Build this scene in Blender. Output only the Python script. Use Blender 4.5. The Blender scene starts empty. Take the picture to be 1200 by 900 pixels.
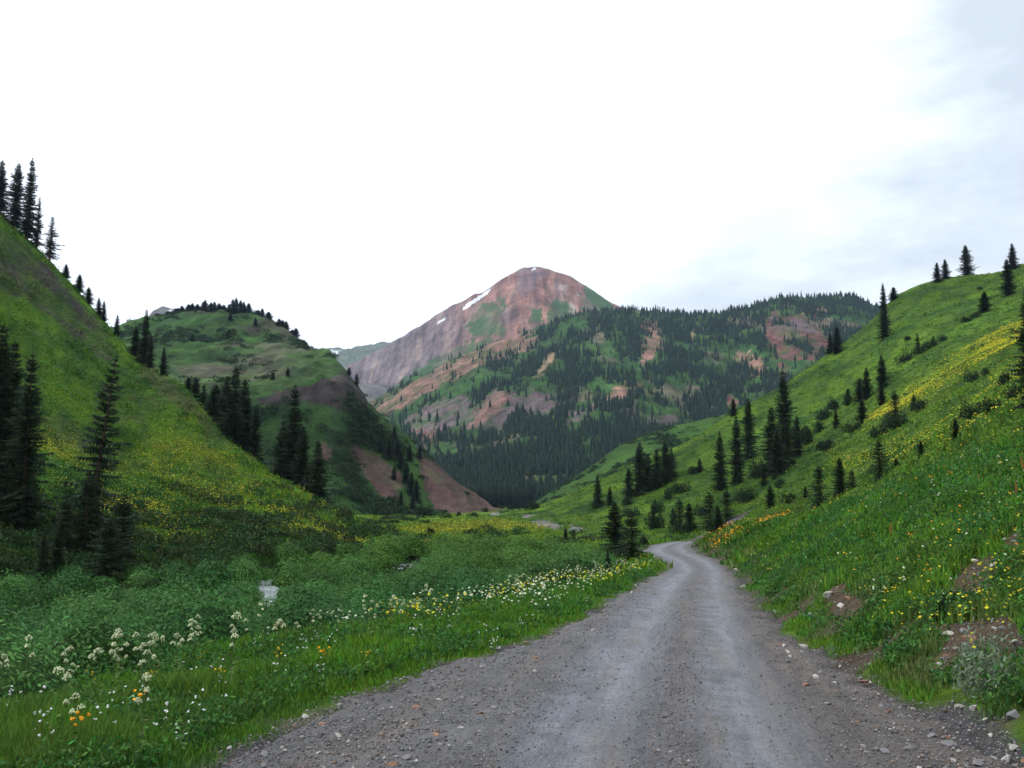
import bpy, math, random
import numpy as np
rng = np.random.default_rng(7)
random.seed(7)
C = bpy.context.scene.collection
SC = bpy.context.scene

# ------------------------------------------------------------------ camera geometry
F, CX, CY = 1150.0, 600.0, 450.0
PITCH = math.atan(150.0 / 1150.0)
SP, CP = math.sin(PITCH), math.cos(PITCH)
CAMH = 2.0
def ut(px, py):
    """pixel of the photograph -> lateral and vertical tangents of the sight line"""
    a = (np.asarray(px, float) - CX) / F; b = (CY - np.asarray(py, float)) / F
    den = CP - b * SP
    return a / den, (SP + b * CP) / den
def to_px(u, t):
    den = CP + t * SP
    b = (t * CP - SP) / den
    return CX + F * u * (CP - b * SP), CY - F * b

# ------------------------------------------------------------------ noise
_perm = rng.permutation(256); _perm = np.concatenate([_perm, _perm, _perm])
_ang = rng.random(256) * 2 * np.pi
_gx, _gy = np.cos(_ang), np.sin(_ang)
def perlin(x, y):
    x, y = np.broadcast_arrays(x, y); sh_ = x.shape; x = x.ravel(); y = y.ravel(); out = np.empty(len(x))
    for a in range(0, len(x), 16384): out[a:a+16384] = _perlin(x[a:a+16384], y[a:a+16384])
    return out.reshape(sh_)
def _perlin(x, y):
    xi = np.floor(x).astype(np.int64); yi = np.floor(y).astype(np.int64)
    xf = x - xi; yf = y - yi
    xi &= 255; yi &= 255
    s = xf * xf * xf * (xf * (xf * 6 - 15) + 10); t = yf * yf * yf * (yf * (yf * 6 - 15) + 10)
    def g(ix, iy, dx, dy):
        h = _perm[_perm[ix] + iy]
        return _gx[h] * dx + _gy[h] * dy
    n00 = g(xi, yi, xf, yf); n10 = g(xi + 1, yi, xf - 1, yf)
    n01 = g(xi, yi + 1, xf, yf - 1); n11 = g(xi + 1, yi + 1, xf - 1, yf - 1)
    return ((n00 * (1 - s) + n10 * s) * (1 - t) + (n01 * (1 - s) + n11 * s) * t) * 1.5
def fbm(x, y, o=4, g=0.5):
    a = 1.0; r = 0; n = 0
    for i in range(o):
        r = r + a * perlin(x + 17.3 * i, y - 9.1 * i); n += a
        a *= g; x = x * 2.03; y = y * 2.03
    return r / n
def sstep(a, b, x):
    t = np.clip((x - a) / (b - a), 0, 1); return t * t * (3 - 2 * t)

def pchip(xs, ys, x):
    xs = np.asarray(xs, float); ys = np.asarray(ys, float)
    h = np.diff(xs); d = np.diff(ys) / h
    m = np.zeros_like(ys)
    if len(xs) > 2:
        w1 = 2 * h[1:] + h[:-1]; w2 = h[1:] + 2 * h[:-1]
        ok = d[:-1] * d[1:] > 0
        with np.errstate(divide='ignore', invalid='ignore'):
            hm = (w1 + w2) / (w1 / d[:-1] + w2 / d[1:])
        m[1:-1] = np.where(ok, hm, 0)
    m[0] = d[0]; m[-1] = d[-1]
    xc = np.clip(x, xs[0], xs[-1])
    i = np.clip(np.searchsorted(xs, xc) - 1, 0, len(xs) - 2)
    t = (xc - xs[i]) / h[i]
    return ((2*t**3 - 3*t**2 + 1) * ys[i] + (t**3 - 2*t**2 + t) * h[i] * m[i]
            + (-2*t**3 + 3*t**2) * ys[i+1] + (t**3 - t**2) * h[i] * m[i+1])

# ------------------------------------------------------------------ terrain grid (x = u * max(Y, 4))
U = np.concatenate([-np.geomspace(3.0, 0.64, 46), np.linspace(-0.62, 0.62, 900), np.geomspace(0.64, 3.0, 46)])
def seg(a, b, n): return np.geomspace(a, b, n, endpoint=False)
Y = np.concatenate([np.linspace(-60, 1, 18), np.linspace(2, 6.8, 24), seg(7, 20, 120), seg(20, 60, 130), seg(60, 250, 270),
                    seg(250, 800, 230), seg(800, 2000, 190), seg(2000, 3700, 140), np.geomspace(3700, 9000, 40)])
YW = np.maximum(Y, 4.0)
GU, GY = np.meshgrid(U, Y, indexing='ij')
GX = GU * YW[None, :]

# ---- road stations: (row, lane left, lane right, gravel left, gravel right, depth or None)
st = [(950, 520, 1050, 180, 1290, None), (900, 560, 1000, 262, 1190, None), (850, 600, 962, 335, 1110, None),
      (800, 650, 928, 455, 1015, None), (750, 695, 892, 625, 936, None), (720, 722, 879, 694, 896, None),
      (700, 745, 869, 724, 876, None), (680, 768, 859, 758, 865, None), (665, 789, 847, 781, 852, None),
      (655, 776, 833, 770, 838, 76), (647, 759, 813, 753, 818, 93), (640, 765, 806, 760, 812, 108),
      (636, 785, 812, 780, 818, 118), (633, 815, 840, 810, 845, 138), (631, 860, 880, 855, 885, 165)]
sD, sx1, sx2, sg1, sg2, szr = [], [], [], [], [], []
for row, a, b, c, d, D in st:
    _, t = ut(600, row)
    if D is None: D = CAMH / (-t - 0.023)
    sD.append(D); szr.append(CAMH + t * D)
    sx1.append(ut(a, row)[0] * D); sx2.append(ut(b, row)[0] * D)
    sg1.append(ut(c, row)[0] * D); sg2.append(ut(d, row)[0] * D)
sD = np.array(sD)
def road_l(y): return pchip(sD, sx1, y)
def road_r(y): return pchip(sD, sx2, y)
def grav_l(y): return pchip(sD, sg1, y)
def grav_r(y): return pchip(sD, sg2, y)
def road_z(y): return np.where(y < sD[0], -0.023 * y, pchip(sD, szr, y))
bk_D = [6, 10, 12, 16, 20, 24, 33, 48, 60, 76, 93, 118, 165]
bk_x = [-6.9, -6.6, -6.3, -5.8, -4.9, -2.9, -0.3, 3.9, 7.2, 9.4, 11.0, 16.0, 30.0]
def bank_x(y): return pchip(bk_D, bk_x, y)
def floor_z(x, y):
    f = pchip([0, 30, 60, 81, 120, 200, 300, 450, 600, 900, 1400, 2000, 9000],
              [-3.6, -4.3, -4.5, -4.2, -3.5, -2.0, -0.8, 0.9, 3.0, 12.5, 34, 55, 80], y)
    return f
def base_fn(x, y):
    zr = road_z(y); gl = grav_l(y); gr = grav_r(y); bx = bank_x(y)
    fl = floor_z(x, y)
    dl = gl - x
    w = np.maximum(gl - bx, 0.4)
    left = zr - 0.05 * np.clip(dl, 0, w) - 0.5 * np.maximum(dl - w, 0)
    left = np.where(left < fl + 1.0, fl + np.exp(np.minimum(left - fl - 1.0, 0)), left)
    dr = x - gr
    drc = pchip([0, 25, 45, 62, 75, 90, 105, 120, 160], [12, 8.6, 6.8, 5.8, 5.2, 4.4, 3.4, 2.8, 2.0], y)
    slope = 0.60
    up = slope * np.minimum(dr, drc) + 0.0
    e = np.clip(dr / 1.2, 0, 1); up = up * (0.35 + 0.65 * e)
    fall = 0.16 * np.maximum(dr - drc, 0)
    right = zr + up - fall
    rf = fl + 0.0
    right = np.where(right < rf + 0.6, rf + 0.6 * np.exp(np.minimum((right - rf - 0.6) / 0.6, 0)), right)
    z = np.where(dl > 0, left, np.where(dr > 0, right, zr))
    k = sstep(125, 190, y)
    return z * (1 - k) + fl * k

# ---- hills: for picture columns, the (depth, row) points of the ground up to the crest
def lerp_tab(crest, base, ts, Ds, bulge=0.0):
    return None
hills = {}
hills['left'] = dict(back=0.45, front=0.9, cols={
    -160: [(52, 705), (75, 560), (140, 350), (240, 90)],
    -60: [(60, 698), (85, 570), (145, 395), (236, 188)],
    0: [(66, 694), (90, 590), (150, 430), (232, 247)],
    60: [(69, 692), (94, 598), (155, 455), (230, 305)],
    100: [(70, 691), (96, 604), (155, 480), (226, 350)],
    133: [(71, 690), (97, 610), (155, 505), (222, 388)],
    170: [(72, 688), (98, 618), (150, 530), (212, 424)],
    212: [(73, 687), (98, 626), (145, 548), (200, 450)],
    252: [(74, 685), (98, 632), (138, 570), (182, 495)],
    300: [(76, 682), (98, 640), (130, 592), (165, 540)],
    350: [(80, 676), (100, 645), (122, 612), (152, 573)],
    400: [(88, 668), (104, 648), (122, 630), (148, 603)],
    440: [(96, 662), (110, 650), (124, 638), (146, 619)],
    480: [(105, 655), (116, 648), (128, 641), (145, 632)],
    540: [(112, 652), (124, 647), (136, 642), (150, 638)],
    640: [(112, 662), (124, 658), (136, 654), (150, 650)]})
hills['right'] = dict(back=0.3, front=0.7, cols={
    1400: [(55, 450), (120, 350), (240, 260), (420, 170)],
    1300: [(58, 470), (125, 385), (245, 315), (415, 240)],
    1200: [(62, 495), (135, 425), (245, 370), (410, 308)],
    1165: [(66, 507), (140, 440), (250, 382), (415, 318)],
    1100: [(78, 540), (145, 482), (255, 412), (425, 326)],
    1060: [(86, 560), (150, 503), (260, 436), (430, 341)],
    1000: [(100, 588), (150, 538), (260, 480), (415, 394)],
    950: [(110, 605), (155, 564), (262, 512), (400, 430)],
    900: [(118, 618), (165, 588), (262, 540), (385, 462)],
    860: [(125, 628), (172, 602), (262, 560), (375, 482)],
    800: [(140, 636), (182, 616), (265, 583), (365, 520)],
    750: [(150, 636), (195, 620), (268, 594), (358, 540)],
    720: [(158, 634), (205, 618), (272, 599), (355, 555)],
    680: [(175, 630), (225, 616), (285, 604), (355, 572)],
    640: [(190, 627), (240, 616), (300, 606), (360, 588)],
    600: [(215, 624), (255, 616), (310, 609), (365, 599)],
    540: [(230, 630), (270, 622), (320, 616), (370, 610)]})
hills['knoll'] = dict(back=0.4, front=0.5, cols={
    -100: [(260, 580), (330, 520), (420, 455), (540, 440), (640, 430), (720, 400)],
    120: [(270, 580), (350, 520), (430, 455), (540, 440), (640, 420), (740, 386)],
    150: [(280, 583), (360, 520), (440, 455), (540, 435), (640, 408), (740, 376)],
    200: [(300, 585), (380, 520), (450, 458), (540, 428), (640, 394), (730, 368)],
    260: [(320, 590), (395, 530), (460, 461), (540, 432), (630, 398), (725, 363)],
    290: [(328, 593), (400, 533), (460, 462), (540, 434), (625, 402), (720, 365)],
    320: [(335, 596), (405, 536), (462, 461), (540, 430), (620, 405), (710, 375)],
    345: [(345, 598), (410, 540), (462, 459), (540, 425), (610, 412), (690, 390)],
    362: [(352, 600), (415, 541), (463, 456), (535, 424), (600, 415), (650, 408)],
    385: [(362, 601), (420, 543), (466, 454), (525, 428), (560, 420), (600, 413)],
    405: [(370, 602), (425, 546), (470, 455), (500, 440), (520, 437), (545, 435)],
    418: [(376, 603), (428, 553), (470, 472), (490, 456), (505, 452), (530, 450)],
    437: [(384, 604), (432, 565), (470, 495), (488, 480), (500, 476), (520, 474)],
    465: [(394, 605), (436, 578), (468, 528), (484, 510), (496, 504), (515, 500)],
    490: [(402, 605), (438, 588), (466, 552), (482, 536), (496, 527), (512, 523)],
    510: [(406, 606), (438, 594), (462, 568), (480, 552), (494, 545), (510, 541)],
    540: [(412, 606), (438, 600), (456, 588), (472, 578), (488, 571), (505, 567)],
    570: [(420, 607), (438, 604), (452, 598), (466, 592), (482, 588), (500, 586)],
    592: [(425, 608), (438, 606), (450, 604), (462, 602), (475, 601), (490, 600)],
    640: [(425, 614), (438, 613), (450, 612), (462, 611), (475, 610), (490, 610)]})
crest_mid = [(540, 616), (600, 606), (650, 574), (692, 546), (725, 522), (775, 501), (825, 490), (880, 478), (960, 462), (1100, 440), (1300, 420)]
hills['mid'] = dict(back=0.3, front=0.4, cols={p: [(470 + 0.05 * (p - 540), 607), (560 + 0.05 * (p - 540), (607 * 0.62 + r * 0.38) if r < 605 else r + 1), (700 + 0.1 * (p - 540), r)] for p, r in crest_mid})
crest_for = [(-200, 520), (300, 530), (380, 520), (437, 472), (475, 452), (525, 427), (565, 406), (607, 391), (650, 378), (690, 370), (735, 368), (770, 368),
             (830, 370), (870, 366), (900, 358), (930, 352), (960, 352), (1000, 349), (1030, 357), (1060, 372), (1120, 385), (1400, 400)]
def cf(p, r):
    b = 594 if p > 520 else 594
    return [(760, b), (1000, b * 0.78 + r * 0.22), (1350, b * 0.44 + r * 0.56), (1650, b * 0.18 + r * 0.82), (1950, r)]
hills['forest'] = dict(back=0.35, front=0.4, cols={p: cf(p, r) for p, r in crest_for})
crest_peak = [(-200, 520), (250, 510), (350, 466), (400, 433), (425, 419), (455, 403), (490, 383), (525, 362), (562, 342), (600, 321), (615, 314), (628, 313), (645, 316),
              (662, 322), (685, 334), (700, 343), (735, 364), (770, 385), (850, 430), (1000, 480), (1400, 500)]
hills['peak'] = dict(back=0.5, front=0.3, cols={p: [(2050, 570), (2600, r + 95 + max(0, 40 - abs(p - 625) * .2)), (3050, r + 42), (3400 - abs(p - 625) * 0.6, r)] for p, r in crest_peak})
crest_far = [(-200, 430), (250, 430), (330, 416), (365, 408), (385, 409), (400, 409), (425, 406), (450, 402), (475, 412), (560, 440), (1400, 480)]
hills['far'] = dict(back=0.3, front=0.2, cols={p: [(3700, 500), (4500, r + 14), (5500, r)] for p, r in crest_far})
crest_bump = [(-200, 430), (120, 420), (150, 396), (165, 384), (182, 366), (192, 361), (205, 361), (214, 363), (240, 372), (280, 400), (330, 430), (1400, 520)]
hills['bump'] = dict(back=0.3, front=0.2, cols={p: [(1500, 520), (2100, r + 16), (2400, r)] for p, r in crest_bump})

names = ['base'] + list(hills)
def eval_hill(h):
    cols = sorted(h['cols']); n = len(h['cols'][cols[0]])
    nu = np.zeros((len(cols), n)); nD = nu.copy(); nz = nu.copy()
    for i, p in enumerate(cols):
        for j, (D, r) in enumerate(h['cols'][p]):
            u, t = ut(p, r); nu[i, j] = u; nD[i, j] = D; nz[i, j] = CAMH + t * D
    ID = np.stack([pchip(nu[:, j], nD[:, j], U) for j in range(n)], 1)
    # tangents interpolate better than heights
    IT = np.stack([pchip(nu[:, j], (nz[:, j] - CAMH) / nD[:, j], U) for j in range(n)], 1)
    Z = np.empty(GX.shape)
    for i in range(len(U)):
        zz = CAMH + IT[i] * ID[i]
        z = pchip(ID[i], zz, Y)
        z = np.where(Y < ID[i, 0], zz[0] - h['front'] * (ID[i, 0] - Y), z)
        o = Y - ID[i, -1]; R = 0.03 * ID[i, -1]
        z = np.where(o > 0, zz[-1] - h['back'] * (np.sqrt(o * o + R * R) - R), z)
        Z[i] = z
    return Z
Zs = [base_fn(GX, GY)] + [eval_hill(hills[k]) for k in hills]
Zs[0] = np.where(GY > 1800, -200.0, Zs[0])
comp = np.argmax(np.stack(Zs), 0).astype(np.int8)
K = np.clip(0.012 * GY, 0.3, 14)
Z = Zs[0]
for z2 in Zs[1:]:
    hh = np.clip(0.5 + 0.5 * (z2 - Z) / K, 0, 1)
    Z = Z * (1 - hh) + z2 * hh + K * hh * (1 - hh) * 0.6
del Zs
# relief
edge = np.maximum(grav_l(GY) - GX, GX - grav_r(GY))
edge = np.where(GY > 165, 50.0, edge)
off = sstep(-0.2, 2.5, edge)
Z = Z + off * 0.10 * fbm(GX / 1.3, GY / 1.3, 3) + off * 0.32 * fbm(GX / 6, GY / 6, 3)
Z = Z + sstep(4, 30, edge) * 1.1 * fbm(GX / 28, GY / 28, 3) * sstep(40, 110, GY)
Z = Z + sstep(380, 430, GY) * (1 - sstep(700, 900, GY)) * (2.2 * (1 - np.abs(fbm(GX / 24, GY / 60, 4)) * 3) - 1.0) * (comp == 1 + list(hills).index('knoll'))
Z = Z + sstep(250, 480, GY) * 3.5 * fbm(GX / 70, GY / 110, 4)
rid = 1 - np.abs(fbm(GX / 230 + 3, GY / 520, 5)) * 2.4
pkd = 1 - .75 * (comp == 1 + list(hills).index('peak'))
Z = Z + sstep(800, 1400, GY) * 20 * pkd * (rid - 0.5) + sstep(2200, 2800, GY) * 7 * (1 - np.abs(fbm(GX / 150, GY / 700, 5)) * 2.4 - .5)
Z = Z - 0.10 * sstep(.25, -.5, edge) * (GY < 122) * (GY > -40)
# creek bed along the foot of the left hillside: a shallow trench
def creek_x(y): return pchip([40, 58, 66, 72, 80, 88, 93, 98, 108, 125, 160], [-36, -27, -19, -17.9, -20, -22.0, -20.5, -16, -11.5, -9, -10], y)
cdist = np.abs(GX - creek_x(GY))
cm = np.where((GY > 40) & (GY < 122), 1 - sstep(.9, 2.2, cdist), 0)
fl0 = floor_z(GX, GY)
nb = (1 - sstep(3, 9, cdist)) * (GX > creek_x(GY)) * (GY > 40) * (GY < 122)
Z = Z * (1 - nb) + np.minimum(Z, fl0 - .02) * nb
Z = Z * (1 - cm) + (fl0 - 0.25) * cm
# visibility along every sight column
T = (Z - CAMH) / np.where(GY > 2, GY, 1e9)
i0 = np.searchsorted(Y, 2.01)
T[:, :i0] = -9
cmx = np.maximum.accumulate(T, 1)
prev = np.concatenate([np.full((len(U), 1), -9.0), cmx[:, :-1]], 1)
def visible(m): return (T + m / np.maximum(GY, 2) >= prev) & (GY > 2)
PX, PY = to_px(GU, T)

def Hz(x, y):
    x = np.asarray(x, float); y = np.asarray(y, float)
    u = x / np.maximum(y, 4.0)
    i = np.clip(np.searchsorted(U, u) - 1, 0, len(U) - 2); j = np.clip(np.searchsorted(Y, y) - 1, 0, len(Y) - 2)
    a = np.clip((u - U[i]) / (U[i+1] - U[i]), 0, 1); b = np.clip((y - Y[j]) / (Y[j+1] - Y[j]), 0, 1)
    return (Z[i, j] * (1-a) * (1-b) + Z[i+1, j] * a * (1-b) + Z[i, j+1] * (1-a) * b + Z[i+1, j+1] * a * b)

def hit(px, py, dmin=5.0, dmax=6000.0):
    """first ground point on the sight line of a pixel beyond dmin"""
    u, t = ut(px, py); u = float(u); t = float(t)
    D = np.geomspace(dmin, dmax, 2500)
    z = Hz(u * D, D); above = CAMH + t * D
    k = np.nonzero(z >= above)[0]
    if len(k) == 0: return None
    d = D[k[0]]; return (u * d, d, float(Hz(u * d, d)))

def inpoly(px, py, poly):
    r = np.zeros(px.shape, bool); n = len(poly)
    for i in range(n):
        x1, y1 = poly[i]; x2, y2 = poly[(i+1) % n]
        if y1 == y2: continue
        c = ((py > y1) != (py > y2)) & (px < (x2 - x1) * (py - y1) / (y2 - y1) + x1)
        r ^= c
    return r

# ------------------------------------------------------------------ ground colours (real albedo by what grows or lies there)
def mixc(A, B, f): return A * (1 - f[..., None]) + np.asarray(B) * f[..., None]
n1 = fbm(GX / 9, GY / 9, 4); n2 = fbm(GX / 45 + 5, GY / 45, 4); n3 = fbm(GX / 2.2, GY / 2.2, 3)
n4 = fbm(GX / 160 + 2, GY / 260, 5)
GRASS = np.array([.090, .178, .013]); LUSH = np.array([.038, .108, .013]); DRY = np.array([.11, .135, .026])
col = np.broadcast_to(GRASS, GX.shape + (3,)).copy()
col = mixc(col, LUSH, sstep(-.25, .35, n2 + .5 * n1))
col = mixc(col, DRY, 0.45 * sstep(.1, .5, n3 * .5 + fbm(GX / 20, GY / 20 + 40, 4)))
ci = {k: i for i, k in enumerate(names)}
is_ = lambda k: comp == ci[k]
def jit(a, o, s_=60): return fbm(GX / GY.clip(2) * s_ + o, np.log(GY.clip(2)) * s_, 5, .62) * a
jx = PX + jit(10, 0) + jit(14, 50, 22) * (GY > 600); jy = PY + jit(8, 31) + jit(8, 90, 22) * (GY > 600)
# willow flat
willow = ((GX < bank_x(GY) - 2.0) & (GY > 12) & (GY < 128) & (is_('base') | (is_('left') & (Z < floor_z(GX, GY) + 1.2)))) & (GX > -80)
col = mixc(col, [.020, .058, .022], willow * 0.85)
# far meadow floor, bright
mead = sstep(120, 150, GY) * is_('base') * (GY < 700)
col = mixc(col, [.125, .205, .022], mead * (0.55 + 0.45 * sstep(-.2, .3, n2)))
ky = inpoly(jx, jy, [(455, 622), (520, 612), (640, 606), (690, 612), (640, 622), (560, 622), (500, 626)]) & is_('base')
col = mixc(col, [.17, .19, .02], ky * .6)
# right slope, brighter and smoother
col = mixc(col, [.120, .205, .020], is_('right') * 0.5)
col = mixc(col, [.025, .075, .016], is_('right') * .7 * sstep(.05, .35, fbm(GX / 30 + GY / 25, GY / 60 - GX / 60, 4)))
col = mixc(col, [.045, .105, .022], is_('mid') * 0.7)
# left hill dirt streaks
b1 = inpoly(jx, jy, [(-10, 262), (25, 285), (60, 318), (100, 362), (128, 398), (140, 430), (115, 418), (80, 388), (40, 358), (-10, 335)]) & is_('left')
col = mixc(col, [.070, .060, .055], b1 * (0.35 + .6 * sstep(-.2, .3, n1)))
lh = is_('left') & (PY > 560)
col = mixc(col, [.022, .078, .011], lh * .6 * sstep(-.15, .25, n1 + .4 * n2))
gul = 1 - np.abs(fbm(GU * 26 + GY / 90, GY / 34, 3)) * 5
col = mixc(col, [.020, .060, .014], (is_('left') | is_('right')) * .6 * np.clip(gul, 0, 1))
col = mixc(col, [.100, .115, .045], is_('left') * (PY < 560) * .3 * sstep(.12, .35, fbm(GX / 7 + 50, GY / 16, 4)))
b2 = inpoly(jx, jy, [(165, 425), (200, 448), (250, 495), (245, 505), (200, 470), (165, 440)]) & is_('left')
col = mixc(col, [.10, .085, .05], b2 * .45)
# knoll
kn = is_('knoll')
col = mixc(col, [.042, .098, .026], kn * .8)
col = mixc(col, [.075, .115, .038], (kn & (PY < 460) & (PY > 395) & (GY < 640)) * .85 * sstep(-.3, .2, n4 + .6 * fbm(GX / 30, GY / 18, 4)))
col = mixc(col, [.024, .044, .022], kn * .6 * sstep(.0, .3, fbm(GX / 22 + 3, GY / 40, 5)))
col = mixc(col, [.13, .095, .085], (kn & (PY < 450)) * .55 * sstep(.0, .35, fbm(GX / 60, GY / 60 + 9, 4)))
col = mixc(col, np.array([.070, .056, .052]) * (1 + .8 * fbm(GX / 7, GY / 40, 4))[..., None], inpoly(jx, jy, [(302, 468), (347, 453), (407, 437), (416, 452), (430, 470), (428, 482), (390, 478), (350, 470), (310, 476)]) & kn)
scree = (inpoly(jx, jy, [(409, 520), (425, 527), (450, 540), (469, 555), (469, 583), (446, 583), (430, 562), (418, 546)]) |
         inpoly(jx, jy, [(487, 527), (505, 538), (540, 562), (570, 583), (594, 600), (560, 603), (520, 604), (505, 592), (495, 565)]) |
         inpoly(jx, jy, [(375, 520), (388, 528), (386, 540), (374, 535)])) & kn
col = mixc(col, [.135, .076, .072], scree * np.clip(.85 + .6 * fbm(GX / 14, GY / 14, 4), .4, 1))
# forest ridge rock
fo = is_('forest')
col = mixc(col, [.034, .082, .024], fo * .85)
col = mixc(col, [.060, .120, .030], fo * .6 * sstep(.05, .3, fbm(GX / 90, GY / 130, 4)))
col = mixc(col, [.20, .135, .115], fo * .55 * sstep(.12, .32, fbm(GX / 60 + 33, GY / 160, 5)))
R_pink = [.28, .155, .115]; R_tan = [.38, .25, .16]; R_pur = [.15, .105, .112]; R_red = [.155, .070, .062]
rock_polys = [
    ([(437, 472), (475, 452), (520, 427), (560, 407), (600, 392), (632, 394), (626, 406), (590, 421), (560, 432), (525, 445), (500, 458), (470, 478), (440, 488)], R_pink),
    ([(560, 474), (590, 455), (605, 463), (640, 463), (668, 460), (668, 475), (640, 490), (600, 502), (575, 512), (555, 500), (520, 503), (490, 512), (468, 496), (500, 475), (540, 463)], R_pur),
    ([(573, 470), (592, 454), (600, 462), (590, 480), (560, 500), (548, 505), (556, 488)], R_pink),
    ([(490, 502), (517, 503), (512, 518), (495, 525)], R_red),
    ([(755, 376), (773, 376), (773, 403), (760, 423), (748, 434), (752, 405)], R_pink),
    ([(712, 462), (735, 443), (752, 450), (735, 472), (715, 478)], R_pink),
    ([(893, 380), (905, 366), (940, 370), (962, 373), (975, 390), (974, 414), (940, 422), (905, 420), (898, 400)], R_red),
    ([(904, 370), (938, 373), (962, 380), (955, 390), (910, 388)], R_pur),
    ([(860, 418), (882, 413), (900, 430), (896, 443), (868, 440)], R_pink),
    ([(906, 426), (920, 426), (920, 452), (908, 452)], R_red),
    ([(938, 361), (972, 361), (972, 368), (940, 368)], R_tan),
    ([(618, 442), (648, 411), (653, 417), (628, 444)], R_tan),
    ([(756, 492), (790, 482), (800, 490), (770, 505), (756, 505)], R_pur),
    ([(850, 465), (862, 462), (864, 476), (852, 478)], R_red),
    ([(812, 385), (820, 384), (820, 400), (812, 402)], R_tan),
    ([(660, 490), (700, 470), (700, 482), (668, 500)], R_pur)]
rockmask = np.zeros(GX.shape, bool)
jxf = 0
rn = sstep(-.28, .05, fbm(GX / 35, GY / 90, 4))
for poly, c in rock_polys:
    m = inpoly(jx, jy, poly) & fo
    rockmask |= m & (rn > .3)
    col = mixc(col, c, m * (0.40 + .60 * rn) * np.clip(.85 + 1.5 * fbm(GX / 18, GY / 26 + 5, 4), .25, 1))
# peak
pk = is_('peak')
strk = fbm(GX / 22, GY / 260 + 3, 5); strk2 = fbm(GX / 9 + 5, GY / 60, 4)
pc = np.broadcast_to(np.array([.285, .140, .105]), GX.shape + (3,)).copy()
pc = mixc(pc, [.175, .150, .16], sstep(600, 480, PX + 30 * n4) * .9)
pc = mixc(pc, [.165, .105, .10], sstep(.05, .4, fbm(GX / 60, GY / 240 + 3, 5)) * .7)
pc = pc * np.clip(1 + .9 * strk + .6 * strk2, .35, 1.8)[..., None]
pc = mixc(pc, [.13, .095, .09], sstep(.12, .3, fbm(GX / 16 + 40, GY / 90, 4)) * .6)
pc = mixc(pc, [.36, .27, .22], sstep(.1, .4, fbm(GX / 45 + 21, GY / 300, 4)) * .5)
pc = mixc(pc, [.17, .12, .14], inpoly(jx, jy, [(615, 312), (640, 314), (628, 335), (610, 345), (606, 325)]) * .6)
for poly in ([(545, 388), (560, 358), (578, 350), (588, 365), (593, 385), (590, 390), (572, 393), (556, 391)],
             [(618, 360), (633, 360), (637, 382), (618, 380)], [(640, 352), (660, 355), (690, 372), (640, 380)],
             [(455, 460), (500, 425), (540, 408), (560, 395), (595, 397), (570, 407), (540, 419), (510, 433), (480, 449), (462, 466)],
             [(683, 333), (700, 342), (738, 366), (690, 370), (680, 350)], [(586, 350), (594, 350), (592, 362), (586, 362)]):
    pc = mixc(pc, [.05, .115, .03], inpoly(jx, jy, poly) * (.45 + .5 * sstep(-.3, .2, fbm(GX / 50, GY / 120 + 7, 4))))
pc = mixc(pc, [.42, .34, .30], inpoly(jx, jy, [(640, 338), (660, 336), (680, 350), (682, 372), (672, 368), (660, 350)]) * sstep(-.1, .3, fbm(GX / 30, GY / 120, 4)) * .7)
snow_polys = [[(540, 362.5), (552, 353), (566, 344), (575, 339), (572, 344), (558, 354), (543, 363)], [(511, 378.5), (521, 372.5), (522, 374), (514, 379.5)],
              [(623, 314.5), (628, 314.5), (629, 316.5), (624, 316.5)]]
for p in snow_polys: pc = mixc(pc, [.85, .87, .9], inpoly(PX, PY, p) * 1.0)
col = np.where(pk[..., None], pc, col)
fa = is_('far')
col = mixc(col, [.14, .15, .12], fa * .85)
for p in ([(372, 407), (382, 408), (388, 411), (380, 413)], [(388, 411), (398, 412), (396, 415), (386, 414)]): col = mixc(col, [.85, .87, .9], inpoly(jx * .3 + PX * .7, jy * .3 + PY * .7, p) & (fa | (GY > 3000)))
bu = is_('bump')
col = mixc(col, [.17, .155, .155], bu * .95)
col = mixc(col, [.85, .87, .9], inpoly(PX, PY, [(193, 366), (200, 363), (207, 364), (203, 368), (194, 369)]) & bu)
col = np.where((fo | kn | fa)[..., None], col * np.clip(1 + .8 * fbm(GX / 14, GY / 30, 4), .4, 1.7)[..., None], col)
# gravel shoulders, cut bank
ge = edge + 0.55 * fbm(GX / 1.1, GY / 1.1, 3) + 0.5 * fbm(GX / 4, GY / 4 + 8, 2)
grav = 1 - sstep(-.05, .35, ge)
grav = np.where(GY < 165, grav, 0)
rightcut = (GX > grav_r(GY)) * (GY < 110) * (1 - sstep(0.4, 2.2, edge)) * sstep(-.15, .25, fbm(GX / 2.0 + 9, GY / 2.0, 3))
bare = inpoly(jx, jy, [(1098, 705), (1122, 668), (1160, 648), (1178, 664), (1172, 692), (1140, 712)]) | inpoly(jx, jy, [(960, 700), (985, 680), (1000, 690), (1010, 715), (975, 722)]) | inpoly(jx, jy, [(1080, 735), (1200, 720), (1210, 765), (1110, 775)]) | inpoly(jx, jy, [(1172, 625), (1205, 622), (1205, 655), (1178, 650)])
bare = bare & (GY < 60)
DIRT = [.135, .092, .062]
rightcut = np.maximum(rightcut, bare * .95)
col = mixc(col, DIRT, rightcut)
gcolr = mixc(np.broadcast_to(np.array([.125, .118, .118]), GX.shape + (3,)), [.175, .145, .12], sstep(-.2, .4, n3 + n1))
col = col * (1 - grav[..., None]) + gcolr * grav[..., None]
# creek banks
cb = np.where((GY > 40) & (GY < 122), 1 - sstep(1.0, 1.8, cdist), 0)
col = mixc(col, [.12, .11, .10], cb)
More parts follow.
